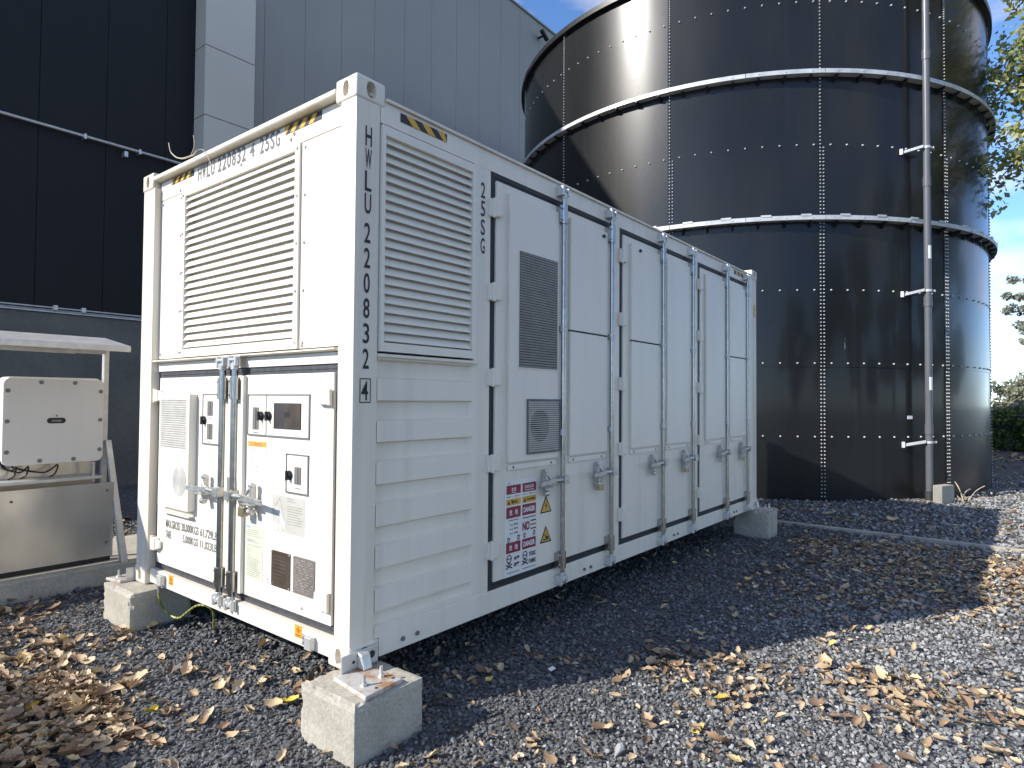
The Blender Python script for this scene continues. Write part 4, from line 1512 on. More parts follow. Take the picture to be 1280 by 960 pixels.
# earthing points and labels on the sill
dB = -0.018
for a0, a1, b0, b1, oa in ((-2.130, -2.005, 0.030, 0.098, -1.958), (-0.410, -0.292, 0.022, 0.086, -0.482)):
    mb = MB()
    fbox(mb, END, a0, a1, b0, b1, dB, dB + 0.006)
    fbox(mb, END, a0 + 0.062, a1, b0, b1, dB + 0.006, dB + 0.034)
    e = mb.build('earth_terminal', M['galv_pale'], box, bevel=0.002, seg=1)
    mb = MB()
    for bb in (b0 + 0.020, b1 - 0.018):
        dotbolt(mb, END, a0 + 0.030, bb, dB + 0.006, 0.012, 0.012)
    mb.build('terminal_bolt', M['galv'], e)
    mb = MB(); rect(mb, END, oa, oa + 0.066, 0.048, 0.112, dB + 0.0012); lb = mb.build('earth_label', M['orange'], box)
    mb = MB()
    ca = oa + 0.033
    stroke(mb, END, ca, 0.106, ca, 0.088, 0.005, dB + .002)
    for q, wq in ((0.086, 0.040), (0.078, 0.028), (0.071, 0.014)):
        rect(mb, END, ca - wq / 2, ca + wq / 2, q, q + 0.004, dB + .002)
    rect(mb, END, ca - 0.024, ca + 0.024, 0.060, 0.064, dB + .002)
    rect(mb, END, ca - 0.024, ca + 0.024, 0.053, 0.056, dB + .002)
    mb.build('earth_symbol', M['black'], lb)

# putty blobs and sealant lines
mb = MB()
for y, z in ((1.96, 2.715), (0.60, 2.760), (0.63, 2.735), (1.16, 2.712), (0.50, 1.585)):
    rr = 0.014
    mb.cyl((P - 0.004, y, z), (P - 0.012, y, z + 0.004), rr, 7, rr * 0.5)
mb.build('sealant_blob', M['grey_label'], box, smooth=True)

# ------------------------------------------------------------------ concrete blocks and brackets
def rough_block(name, x0, x1, y0, y1, z0, z1, label, seed):
    r_ = random.Random(seed)
    bm = bmesh.new()
    bmesh.ops.create_cube(bm, size=1.0)
    for v_ in bm.verts:
        v_.co = Vector(((x1 - x0) * v_.co.x, (y1 - y0) * v_.co.y, (z1 - z0) * v_.co.z))
    bmesh.ops.subdivide_edges(bm, edges=bm.edges[:], cuts=14, use_grid_fill=True)
    hx, hy, hz_ = (x1 - x0) / 2, (y1 - y0) / 2, (z1 - z0) / 2
    for v_ in bm.verts:
        c_ = v_.co
        n_ = (abs(abs(c_.x) - hx) < 1e-5) + (abs(abs(c_.y) - hy) < 1e-5) + (abs(abs(c_.z) - hz_) < 1e-5)
        if n_ >= 2:
            s_ = 0.004 + 0.012 * r_.random() ** 5
            v_.co = Vector((c_.x - math.copysign(s_, c_.x) * (abs(abs(c_.x) - hx) < 1e-5), c_.y - math.copysign(s_, c_.y) * (abs(abs(c_.y) - hy) < 1e-5),
                            c_.z - math.copysign(s_, c_.z) * (abs(abs(c_.z) - hz_) < 1e-5)))
        elif n_ == 1:
            v_.co += Vector((r_.uniform(-1, 1), r_.uniform(-1, 1), r_.uniform(-1, 1))) * 0.0012
    me_ = bpy.data.meshes.new(name)
    bm.to_mesh(me_); bm.free()
    me_.materials.append(M['concrete'])
    o_ = bpy.data.objects.new(name, me_)
    o_.location = ((x0 + x1) / 2, (y0 + y1) / 2, (z0 + z1) / 2)
    COL.objects.link(o_)
    return tag(o_, label, 'concrete block', 'concrete blocks carrying the container')


rough_block('footing_block', -0.198, 0.204, -0.298, 0.100, -0.42, -0.012, 'rough concrete block under the nearest container corner, carrying a rusty steel plate', 1)
rough_block('footing_block', -0.158, 0.25, 2.122, 2.58, -0.42, -0.012, 'concrete block under the left corner of the end doors, beside the earth cable', 2)
rough_block('footing_block', 5.93, 6.298, -0.178, 0.25, -0.50, -0.012, 'concrete block in full shade under the far container corner', 3)


def mount(name, ox, oy, sx, sy, label):
    t = thing(name, (ox, oy, -0.012), label, 'bracket', 'steel brackets holding the container corners')
    mb = MB()
    pts = [(ox - 0.098, oy - 0.012), (ox - 0.132, oy - 0.288), (ox + 0.095, oy - 0.272), (ox + 0.095, oy - 0.012)]
    pts = [(ox + (p[0] - ox) * sx, oy + (p[1] - oy) * sy, -0.0115) for p in pts]
    mb.prism(pts, (0, 0, 0.020)).build('base_plate', M['plate'], t, bevel=0.003, seg=1)
    mb = MB()
    y0, y1 = oy - 0.024 * sy, oy - 0.012 * sy
    xs_ = sorted((ox - 0.060 * sx, ox + 0.158 * sx))
    mb.box(xs_[0], xs_[1], y0, y1, 0.009, 0.088)
    mb.build('upright_plate', M['galv_pale'], t, bevel=0.003, seg=1)
    mb = MB()
    mb.cyl((ox + 0.118 * sx, oy - 0.026 * sy, 0.052), (ox + 0.118 * sx, oy - 0.0245 * sy, 0.052), 0.018, 16)
    mb.cyl((ox + 0.008 * sx, oy - 0.026 * sy, 0.046), (ox + 0.008 * sx, oy - 0.0245 * sy, 0.046), 0.008, 12)
    mb.build('plate_hole', M['dark'], t)
    mb = MB()
    mb.prism([(ox + 0.030 * sx, oy - 0.025 * sy, 0.010), (ox + 0.030 * sx, oy - 0.075 * sy, 0.010), (ox + 0.030 * sx, oy - 0.055 * sy, 0.075), (ox + 0.030 * sx, oy - 0.025 * sy, 0.085)], (0.052 * sx, 0, 0))
    mb.build('clamp', M['galv_pale'], t, bevel=0.003, seg=1)
    mb = MB()
    for bx, by in ((-0.067, -0.195), (0.043, -0.183)):
        bx, by = ox + bx * sx, oy + by * sy
        mb.cyl((bx, by, 0.0085), (bx, by, 0.058), 0.008, 10)
        mb.cyl((bx, by, 0.0085), (bx, by, 0.021), 0.016, 6)
    mb.build('anchor_bolt', M['galv_pale'], t, smooth=True)
    mb = MB()
    for bx, by in ((-0.045, -0.255), (0.07, -0.235)):
        mb.cyl((ox + bx * sx, oy + by * sy, 0.0086), (ox + bx * sx, oy + by * sy, 0.0094), 0.009, 12)
    mb.build('bolt_hole', M['dark'], t)
    return t


a = Mat('rusty_base_plate', (0.5, 0.45, 0.4), 0.6, 0.3)
a.color(a.mix(a.ramp(a.noise(13, 5), [(0.48, (0, 0, 0)), (0.62, (1, 1, 1))]), (0.52, 0.50, 0.47), (0.42, 0.22, 0.10)))
M['plate'] = a.m
mount('mounting_bracket', 0.0, 0.0, 1, 1, 'bolted bracket with rusty base plate at the nearest container corner')
mount('mounting_bracket', 0.0, W, 1, -0.6, 'silver bracket at the left end of the container end doors')
mount('mounting_bracket', L + 0.03, 0.02, -1, 0.7, 'shaded bracket at the far container corner')

# earth cable
mb = MB()
ctrl = [(0.016, 2.085, 0.050), (0.010, 2.090, -0.02), (0.02, 2.085, -0.10), (0.05, 2.06, -0.165), (0.075, 2.00, -0.195), (0.085, 1.93, -0.185), (0.09, 1.84, -0.13),
        (0.10, 1.74, -0.072), (0.12, 1.66, -0.058), (0.15, 1.63, -0.085), (0.18, 1.66, -0.15), (0.21, 1.72, -0.24), (0.23, 1.75, -0.30)]


def smooth_path(pts, n=6):
    pts = [Vector(p) for p in pts]
    out = []
    for i in range(len(pts) - 1):
        p0, p1, p2, p3 = pts[max(i - 1, 0)], pts[i], pts[i + 1], pts[min(i + 2, len(pts) - 1)]
        for q in range(n):
            t = q / n
            out.append(0.5 * ((2 * p1) + (p2 - p0) * t + (2 * p0 - 5 * p1 + 4 * p2 - p3) * t * t + (3 * p1 - p0 - 3 * p2 + p3) * t ** 3))
    out.append(pts[-1])
    return out


cb = thing('earth_cable', (0.02, 2.09, -0.28), 'thin yellow and green earth cable looping from the container sill to the gravel', 'cable')
mb.tube(smooth_path(ctrl), 0.0075, 8).build('cable_sheath', M['earth'], cb, smooth=True)
MB().cyl((0.0115, 2.086, 0.055), (0.0115, 2.089, -0.035), 0.011, 10).build('cable_lug', M['galv'], cb, smooth=True)

# dead twig on the roof
tw = thing('dry_twig', (0.02, 1.8, 2.87), 'dry curved twig lying over the left part of the container roof edge', 'twig')
mb = MB()
path = smooth_path([(0.06, 2.195, 3.105), (0.05, 2.15, 3.045), (0.05, 2.12, 3.010), (0.04, 2.03, 2.960), (0.03, 1.95, 2.930), (0.02, 1.87, 2.908), (0.02, 1.78, 2.900), (0.02, 1.73, 2.90), (-0.02, 1.60, 2.885)])
mb.tube(path, [0.003 + 0.003 * i / len(path) for i in range(len(path))], 6)
mb.tube(smooth_path([(0.02, 1.77, 2.90), (0.02, 1.72, 2.955), (0.02, 1.735, 3.03)]), 0.0025, 5)
mb.tube(smooth_path([(-0.02, 1.60, 2.885), (-0.024, 1.50, 2.86), (-0.025, 1.395, 2.75), (-0.022, 1.32, 2.65), (-0.015, 1.19, 2.55)]), 0.0022, 5)
mb.build('twig_stem', M['twig'], tw, smooth=True)

# ------------------------------------------------------------------ inverter on its stand
slab = MB().hexa([(-2.4, 3.47, -.5), (0.95, 3.44, -.5), (0.95, 4.6, -.5), (-2.4, 4.6, -.5), (-2.4, 3.47, -.108), (0.95, 3.44, -.108), (0.95, 4.6, -.108), (-2.4, 4.6, -.108)])
tag(slab.build('stand_foundation', M['concrete'], None, bevel=0.012, origin=(-0.7, 4.0, -0.3)), 'long low concrete footing under the steel stand at the left edge', 'foundation')
st = thing('inverter_stand', (-0.4, 3.8, -0.108), 'steel stand with sheet roof and skirt panel in front of the dark wall', 'stand')
mb = MB()
mb.prism([(-2.3, 3.28, 1.672), (-2.3, 3.28, 1.716), (-2.3, 3.29, 1.724), (-2.3, 3.84, 1.822), (-2.3, 3.84, 1.812), (-2.3, 3.30, 1.712), (-2.3, 3.292, 1.672)], (2.555, 0, 0))
mb.build('stand_roof', M['sheet'] if 'sheet' in M else M['galv_pale'], st, bevel=0.002, seg=1)
MB().box(-2.2, -0.06, 3.50, 3.60, 1.655, 1.715).build('roof_beam', M['galv_pale'], st, bevel=0.003, seg=1)
MB().box(-0.06, 0.15, 3.50, 3.60, 1.660, 1.722).build('roof_beam', M['galv_pale'], st, bevel=0.003, seg=1)
for x0 in (0.232, -1.35):
    MB().box(x0, x0 + 0.042, 3.79, 3.84, -0.1075, 1.806).build('post', M['galv_pale'], st, bevel=0.004, seg=1)
    mb = MB().hexa([(x0 + 0.055, 3.46, -.107), (x0 + 0.105, 3.46, -.107), (x0 + 0.105, 3.52, -.107), (x0 + 0.055, 3.52, -.107),
                    (x0 + 0.010, 3.74, 0.92), (x0 + 0.055, 3.74, 0.92), (x0 + 0.055, 3.78, 0.92), (x0 + 0.010, 3.78, 0.92)])
    mb.build('brace', M['galv_pale'], st, bevel=0.003, seg=1)
MB().box(-2.3, 0.266, 3.605, 3.612, -0.062, 0.566).build('skirt_panel', M['steel'], st, bevel=0.002, seg=1)
MB().box(-2.3, 0.26, 3.64, 3.74, -0.1072, -0.050).build('floor_channel', M['wire_black'], st)
MB().box(-2.3, 0.20, 3.66, 3.86, 0.60, 0.625).build('cable_tray', M['galv_pale'], st, bevel=0.003, seg=1)
MB().box(-2.3, 0.20, 3.90, 3.91, 0.40, 0.735).build('rear_panel', M['steel'], st)
mb = MB()
for zz in (-0.0, 0.44):
    dx = 0.215
    mb.cyl((dx, 3.604, 0.06 + zz), (dx, 3.598, 0.06 + zz), 0.010, 10)
mb.cyl((-0.45, 3.604, 0.48), (-0.45, 3.598, 0.48), 0.010, 10)
mb.build('panel_bolt', M['grey_print'], st, smooth=True)

inv = thing('solar_inverter', (-0.13, 3.85, 0.74), 'pale grey rounded metal inverter with one black slot handle, mounted on the left stand', 'inverter')


def rounded(x0, x1, z0, z1, r, y, n=6):
    pts = []
    for cx_, cz_, t0 in ((x1 - r, z0 + r, -90), (x1 - r, z1 - r, 0), (x0 + r, z1 - r, 90), (x0 + r, z0 + r, 180)):
        for q in range(n + 1):
            t = R(t0 + 90 * q / n)
            pts.append((cx_ + r * math.cos(t), y, cz_ + r * math.sin(t)))
    return pts


IX0, IX1, IZ0, IZ1 = -0.486, 0.222, 0.745, 1.445
MB().prism(rounded(IX0, IX1, IZ0, IZ1, 0.05, 3.745), (0, 0.028, 0)).build('front_cover', M['inverter'], inv, bevel=0.006)
MB().prism(rounded(IX0 + 0.02, IX1 - 0.015, IZ0 + 0.02, IZ1 + 0.012, 0.04, 3.774), (0, 0.20, 0)).build('housing', M['inverter'], inv, bevel=0.004)
cxi, czi = (IX0 + IX1) / 2 + 0.005, (IZ0 + IZ1) / 2 + 0.005
MB().prism(rounded(cxi - 0.066, cxi + 0.066, czi - 0.023, czi + 0.023, 0.0229, 3.742), (0, 0.004, 0)).build('handle_slot', M['black'], inv)
MB().prism(rounded(cxi - 0.035, cxi + 0.036, czi - 0.010, czi + 0.006, 0.006, 3.739), (0, 0.004, 0)).build('slot_lever', M['mesh_grey'], inv)
mb = MB()
for bx, bz in ((IX0 + 0.03, IZ1 - 0.10), (IX0 + 0.03, czi), (IX0 + 0.03, IZ0 + 0.11), (IX1 - 0.026, IZ1 - 0.10), (IX1 - 0.026, czi), (IX1 - 0.026, IZ0 + 0.10),
               (IX0 + 0.25, IZ1 - 0.03), (IX1 - 0.22, IZ1 - 0.03), (IX0 + 0.25, IZ0 + 0.03), (IX1 - 0.22, IZ0 + 0.03), (cxi, czi + 0.04)):
    mb.cyl((bx, 3.7455, bz), (bx, 3.741, bz), 0.017 if bz != czi + 0.04 else 0.006, 14)
    mb.cyl((bx, 3.741, bz), (bx, 3.736, bz), 0.008, 6)
mb.build('cover_screw', M['mesh_grey'], inv, smooth=True, hard=30)
mb = MB()
for q in range(26):
    x0 = IX0 + 0.06 + q * 0.0225
    mb.box(x0, x0 + 0.012, 3.79, 3.95, IZ0 + 0.004, IZ0 + 0.020)
mb.build('cooling_fins', M['mesh_grey'], inv)
for (x0, x1, sag, lab_) in ((-0.47, -0.30, 0.11, 'black cable under the inverter, middle one of the three loops'), (-0.40, -0.10, 0.13, 'black cable under the inverter with the widest loop, nearest the right post'),
                            (-0.46, -0.38, 0.08, 'short black cable loop under the inverter at the left edge of the photo')):
    c_ = thing('power_cable', (x0, 3.82, 0.75), lab_, 'cable', 'black cables under the inverter')
    MB().tube(smooth_path([(x0, 3.82, 0.762), (x0 + 0.02, 3.82, 0.72), (x0 + (x1 - x0) * 0.7, 3.80, 0.75 - sag * 0.6), (x1, 3.79, 0.73), (x1 - 0.01, 3.80, 0.66), (x1 - 0.05, 3.80, 0.632)]), 0.0065, 8).build('cable_sheath', M['wire_black'], c_, smooth=True)
MB().box(0.130, 0.150, 3.70, 3.72, 0.566, 0.74).build('tray_support', M['galv'], st)

# an added, unseen container left of the view, to shade the near gravel
nb_ = thing('shadow_container', (-8.0, 2.7, 0.0), 'unseen second white container added left of the camera to cast a shadow', 'container')
NX0, NX1, NY0, NY1 = -11.15, -5.10, 1.45, 3.90
mb = MB()
q = 0
pts = []
while NX0 + 0.2 + q * 0.28 < NX1 - 0.3:
    x0 = NX0 + 0.2 + q * 0.28
    pts += [(x0, NY0), (x0 + 0.07, NY0), (x0 + 0.10, NY0 + 0.035), (x0 + 0.20, NY0 + 0.035), (x0 + 0.23, NY0)]
    q += 1
for i in range(len(pts) - 1):
    mb.quad((*pts[i], -0.12), (*pts[i + 1], -0.12), (*pts[i + 1], 2.80), (*pts[i], 2.80))
mb.build('corrugated_wall', M['white'], nb_)
MB().box(NX0 + 0.12, NX1 - 0.06, NY0 + 0.05, NY1 - 0.05, -0.15, 2.82).build('container_body', M['white'], nb_)
for xx in (NX0, NX1 - 0.15):
    for yy in (NY0, NY1 - 0.15):
        MB().box(xx, xx + 0.15, yy, yy + 0.15, -0.26, 2.90).build('corner_post', M['white_dirty'], nb_, bevel=0.006)
for yy in (NY0, NY1 - 0.1):
    MB().box(NX0 + 0.151, NX1 - 0.151, yy, yy + 0.1, 2.80, 2.89).build('top_rail', M['white_dirty'], nb_)
    MB().box(NX0 + 0.151, NX1 - 0.151, yy, yy + 0.1, -0.20, -0.10).build('bottom_rail', M['white_dirty'], nb_)
for xx in (NX0, NX1 - 0.1):
    MB().box(xx, xx + 0.1, NY0 + 0.151, NY1 - 0.151, 2.80, 2.89).build('top_rail', M['white_dirty'], nb_)


# ------------------------------------------------------------------ vegetation
def leaf_cloud(name, centres, n, size, mat, parent, seed, squash=0.8):
    """many small folded leaves spread through a set of ellipsoids"""
    r_ = np.random.default_rng(seed)
    cs = np.array([c[:3] for c in centres]); rad = np.array([c[3] for c in centres])
    wts = rad ** 2.3
    pick = r_.choice(len(cs), n, p=wts / wts.sum())
    d = r_.normal(size=(n, 3)); d /= np.linalg.norm(d, axis=1)[:, None]
    rr = r_.random(n) ** 0.45
    p = cs[pick] + d * (rr * rad[pick])[:, None] * np.array([1, 1, squash])
    nrm = d * 0.5 + r_.normal(size=(n, 3)) * 0.8
    nrm[:, 2] += 0.3
    nrm /= np.linalg.norm(nrm, axis=1)[:, None]
    t = np.cross(nrm, r_.normal(size=(n, 3))); t /= np.linalg.norm(t, axis=1)[:, None]
    b = np.cross(nrm, t)
    s = size * r_.uniform(0.6, 1.35, n)[:, None]
    v0 = p - t * s; v1 = p + b * s * 0.62 + nrm * s * 0.15; v2 = p + t * s; v3 = p - b * s * 0.62 + nrm * s * 0.15
    vs = np.stack([v0, v1, v2, v3], 1).reshape(-1, 3)
    off = Vector((0, 0, 0))
    q_ = parent
    while q_ is not None:
        off += q_.location
        q_ = q_.parent
    vs = vs - np.array(off)
    i4 = np.arange(n) * 4
    fs = np.concatenate([np.stack([i4, i4 + 1, i4 + 2], 1), np.stack([i4, i4 + 2, i4 + 3], 1)])
    me_ = bpy.data.meshes.new(name)
    me_.from_pydata(vs.tolist(), [], fs.tolist())
    me_.materials.append(mat)
    o_ = bpy.data.objects.new(name, me_)
    COL.objects.link(o_)
    o_.parent = parent
    return o_


tree = thing('deciduous_tree', (13.2, -4.7, -0.33), 'tall sunlit tree with yellow green autumn leaves right of the black tank', 'tree')
tb = Vector((13.2, -4.7, -0.4))
mb = MB()
trunk = smooth_path([tb, tb + Vector((0.1, 0.1, 2.2)), tb + Vector((0.0, 0.35, 4.8)), tb + Vector((0.2, 0.5, 8.0)), tb + Vector((0.1, 0.8, 11.5))])
mb.tube(trunk, [0.24 * (1 - 0.85 * i / len(trunk)) for i in range(len(trunk))], 10)
rb = random.Random(12)
tips = []
for i in range(15):
    z = 6.2 + i * 0.36
    base = Vector(trunk[min(int(len(trunk) * z / 12.0), len(trunk) - 1)])
    an = R(rb.uniform(75, 180)) if i % 3 else R(rb.uniform(0, 360))
    ln = rb.uniform(1.2, 2.0)
    tip = base + Vector((math.cos(an) * ln, math.sin(an) * ln, rb.uniform(0.2, 1.2)))
    midp = (base + tip) / 2 + Vector((0, 0, 0.25))
    pth = smooth_path([base, midp, tip], 4)
    mb.tube(pth, [0.06 * (1 - 0.8 * q / len(pth)) for q in range(len(pth))], 6)
    tips += [(*midp, 0.55), (*tip, 0.75)]
    for w in range(2):
        t2 = tip + Vector((rb.uniform(-.7, .7), rb.uniform(-.3, .7), rb.uniform(-0.8, 0.4)))
        mb.tube([tip, (tip + t2) / 2 + Vector((0, 0, .08)), t2], [0.016, 0.012, 0.006], 5)
        tips.append((*t2, 0.42))
for i in range(26):
    c_ = Vector((12.4 + rb.uniform(-0.7, 0.6), -2.75 + rb.uniform(-0.6, 0.50), 5.75 + i * 0.15 + rb.uniform(-.1, .1)))
    b0_ = Vector(trunk[min(int(len(trunk) * (c_.z - 0.8) / 12.0), len(trunk) - 1)])
    mb.tube([b0_, (b0_ + c_) / 2 + Vector((0, 0, .15)), c_], [0.03, 0.018, 0.006], 5)
    tips += [(*c_, rb.uniform(0.20, 0.34))]
mb.build('trunk', M['bark'], tree, smooth=True)
leaf_cloud('crown', tips, 12000, 0.062, M['foliage'], tree, 4)

tree2 = thing('young_tree', (33.0, -5.0, -0.33), 'thin tree with pale feathery sprays of leaves far right behind the tank', 'tree')
mb = MB()
tb2 = Vector((33.0, -5.0, -0.4))
mb.tube(smooth_path([tb2, tb2 + Vector((0, .2, 2.5)), tb2 + Vector((.1, .3, 7.6))]), [0.12 - 0.007 * i for i in range(13)], 8)
sp = []
for i in range(11):
    z = 4.3 + 0.30 * i
    tip = tb2 + Vector((rb.uniform(-.4, .4), rb.uniform(1.8, 3.0), z + rb.uniform(-.1, .3)))
    mb.tube([tb2 + Vector((.05, .25, z - .3)), (tb2 + tip + Vector((0, 0, z))) / 2 * 1.0 if False else (tb2 + Vector((.05, .25, z - .3)) + tip) / 2 + Vector((0, 0, .12)), tip], [0.03, 0.018, 0.006], 5)
    for q in range(4):
        t = 0.45 + 0.18 * q
        c_ = (tb2 + Vector((.05, .25, z - .3))).lerp(tip, t)
        sp.append((c_.x, c_.y, c_.z, 0.26))
mb.build('trunk', M['bark'], tree2, smooth=True)
leaf_cloud('crown', sp, 3000, 0.075, M['foliage_grey'], tree2, 8, 0.75)

bush = thing('wild_bush', (30.0, -3.2, -0.33), 'loose grey green bush rising behind the clipped hedge at right', 'bush')
mb = MB()
cs = []
for i in range(16):
    b_ = Vector((30.0 + rb.uniform(-.8, .8), -2.6 + rb.uniform(-2.2, 1.6), -0.35))
    t_ = b_ + Vector((rb.uniform(-.4, .4), rb.uniform(-.5, .5), rb.uniform(1.9, 2.75)))
    mb.tube([b_, (b_ + t_) / 2, t_], [0.03, 0.02, 0.008], 5)
    cs += [(*t_, 0.38), (*((b_ + t_ * 2) / 3), 0.5)]
mb.build('stems', M['bark'], bush, smooth=True)
leaf_cloud('foliage', cs, 5200, 0.075, M['foliage_grey'], bush, 14, 0.9)

hedge = thing('clipped_hedge', (26.2, -3.0, -0.33), 'low clipped green hedge, lit on top and dark in front, right of the tank', 'hedge')
HX, HY0, HY1 = 26.2, -6.5, 0.5
mb = MB().box(HX - 0.42, HX + 0.42, HY0, HY1, -0.4, 0.92)
mb.build('hedge_core', M['dark'], hedge, bevel=0.15)
r_ = np.random.default_rng(21)
cs = [(HX + r_.uniform(-.35, .35), r_.uniform(HY0, HY1), 0.78 + 0.14 * r_.random(), 0.24) for _ in range(110)] + \
     [(HX - 0.40 + r_.uniform(-.08, .05), r_.uniform(HY0, HY1), r_.uniform(-0.25, 0.75), 0.22) for _ in range(150)]
leaf_cloud('foliage', cs, 24000, 0.06, M['foliage_hedge'], hedge, 22, 1.0)

# trees along the far side of the yard, outside the picture, mirrored in the tank
for q, (tx_, ty_, th_) in enumerate(((-4.5, -14.5, 7.5), (1.5, -15.5, 9.0), (6.5, -14.0, 8.0), (11.0, -15.5, 10.0), (16.0, -13.5, 8.5), (21.5, -14.0, 9.5))):
    t_ = thing('yard_tree', (tx_, ty_, -0.34), 'broad leafy tree on the open side of the yard, seen only mirrored in the tank', 'tree', 'trees on the open side of the yard')
    mb = MB()
    b_ = Vector((tx_, ty_, -0.4))
    mb.tube(smooth_path([b_, b_ + Vector((.1, 0, th_ * .35)), b_ + Vector((.2, .2, th_ * .85))]), [0.26 - 0.017 * k_ for k_ in range(13)], 8)
    cl = []
    for w in range(14):
        an = rb.uniform(0, 6.28)
        hh = rb.uniform(0.28, 0.92) * th_
        rr_ = rb.uniform(0.6, 2.3)
        c_ = b_ + Vector((math.cos(an) * rr_, math.sin(an) * rr_, hh))
        mb.tube([b_ + Vector((.1, .1, hh * .75)), c_], [0.06, 0.015], 5)
        cl.append((*c_, rb.uniform(0.7, 1.2)))
    mb.build('trunk', M['bark'], t_, smooth=True)
    leaf_cloud('crown', cl, 3600, 0.17, M['foliage_hedge'], t_, 50 + q)

# a dry plant and stalks beside the small block
dp = thing('dead_weed', (11.15, -1.75, -0.34), 'bleached dead weed stalks on the gravel right of the small concrete block', 'weed')
mb = MB()
for i in range(9):
    an = R(rb.uniform(0, 360))
    h_ = rb.uniform(0.10, 0.34)
    b_ = Vector((11.1 + rb.uniform(-.15, .15), -1.78 + rb.uniform(-.12, .12), -0.345))
    sp_ = rb.uniform(0.1, 0.3)
    t_ = b_ + Vector((math.cos(an) * sp_, math.sin(an) * sp_, h_ * (0.35 if i > 2 else 1)))
    mb.tube(smooth_path([b_, (b_ + t_) / 2 + Vector((0, 0, .05)), t_], 4), 0.008, 5)
mb.build('stalk', M['twig'], dp, smooth=True)


# ------------------------------------------------------------------ gravel, leaves
PROTO = bpy.data.collections.new('scatter_sources')      # not linked into the scene


def scatter(name, pts, rot, scl, idx, protos, label):
    me_ = bpy.data.meshes.new(name)
    me_.from_pydata(pts.tolist(), [], [])
    for nm, tp_, dat in (('rot', 'FLOAT_VECTOR', rot), ('scl', 'FLOAT_VECTOR', scl)):
        at = me_.attributes.new(nm, tp_, 'POINT')
        at.data.foreach_set('vector', dat.astype(np.float32).ravel())
    at = me_.attributes.new('idx', 'INT', 'POINT')
    at.data.foreach_set('value', idx.astype(np.int32))
    o_ = bpy.data.objects.new(name, me_)
    COL.objects.link(o_)
    sub = bpy.data.collections.new(name + '_sources')
    for p_ in protos:
        sub.objects.link(p_)
    ng = bpy.data.node_groups.new(name + '_scatter', 'GeometryNodeTree')
    ng.interface.new_socket('Geometry', in_out='INPUT', socket_type='NodeSocketGeometry')
    ng.interface.new_socket('Geometry', in_out='OUTPUT', socket_type='NodeSocketGeometry')
    N = ng.nodes.new
    gi, go = N('NodeGroupInput'), N('NodeGroupOutput')
    ci = N('GeometryNodeCollectionInfo')
    ci.inputs['Collection'].default_value = sub
    ci.inputs['Separate Children'].default_value = True
    ci.inputs['Reset Children'].default_value = True
    ip = N('GeometryNodeInstanceOnPoints')
    ip.inputs['Pick Instance'].default_value = True
    at = {}
    for nm, dt in (('rot', 'FLOAT_VECTOR'), ('scl', 'FLOAT_VECTOR'), ('idx', 'INT')):
        na = N('GeometryNodeInputNamedAttribute')
        na.data_type = dt
        na.inputs['Name'].default_value = nm
        at[nm] = na.outputs['Attribute']
    er = N('FunctionNodeEulerToRotation')
    K = ng.links.new
    K(gi.outputs[0], ip.inputs['Points'])
    K(ci.outputs[0], ip.inputs['Instance'])
    K(at['idx'], ip.inputs['Instance Index'])
    K(at['rot'], er.inputs[0])
    K(er.outputs[0], ip.inputs['Rotation'])
    K(at['scl'], ip.inputs['Scale'])
    K(ip.outputs[0], go.inputs[0])
    md = o_.modifiers.new('scatter', 'NODES')
    md.node_group = ng
    kind(o_, 'stuff')
    o_['label'] = label
    return o_


def pebble(i, mat='stone'):
    r_ = np.random.default_rng(100 + i)
    bm = bmesh.new()
    bmesh.ops.create_icosphere(bm, subdivisions=2, radius=0.5)
    cuts = [(r_.normal(size=3), r_.uniform(0.20, 0.38)) for _ in range(9)]
    sc3 = np.array([1.0, r_.uniform(0.62, 0.9), r_.uniform(0.45, 0.75)])
    for v_ in bm.verts:
        p_ = np.array(v_.co)
        for n_, d_ in cuts:
            n_ = n_ / np.linalg.norm(n_)
            e_ = p_ @ n_ - d_
            if e_ > 0:
                p_ = p_ - n_ * e_ * 0.97
        v_.co = p_ * sc3
    bmesh.ops.dissolve_limit(bm, angle_limit=R(7), verts=bm.verts, edges=bm.edges)
    bmesh.ops.triangulate(bm, faces=bm.faces)
    for fc in bm.faces:
        fc.smooth = False
    me_ = bpy.data.meshes.new('pebble')
    bm.to_mesh(me_); bm.free()
    me_.materials.append(M[mat])
    o_ = bpy.data.objects.new('pebble', me_)
    return o_


CAMXY = np.array([-1.935, -2.516])
BACK = CAMXY - np.array([math.cos(yaw), math.sin(yaw)]) * 1.2


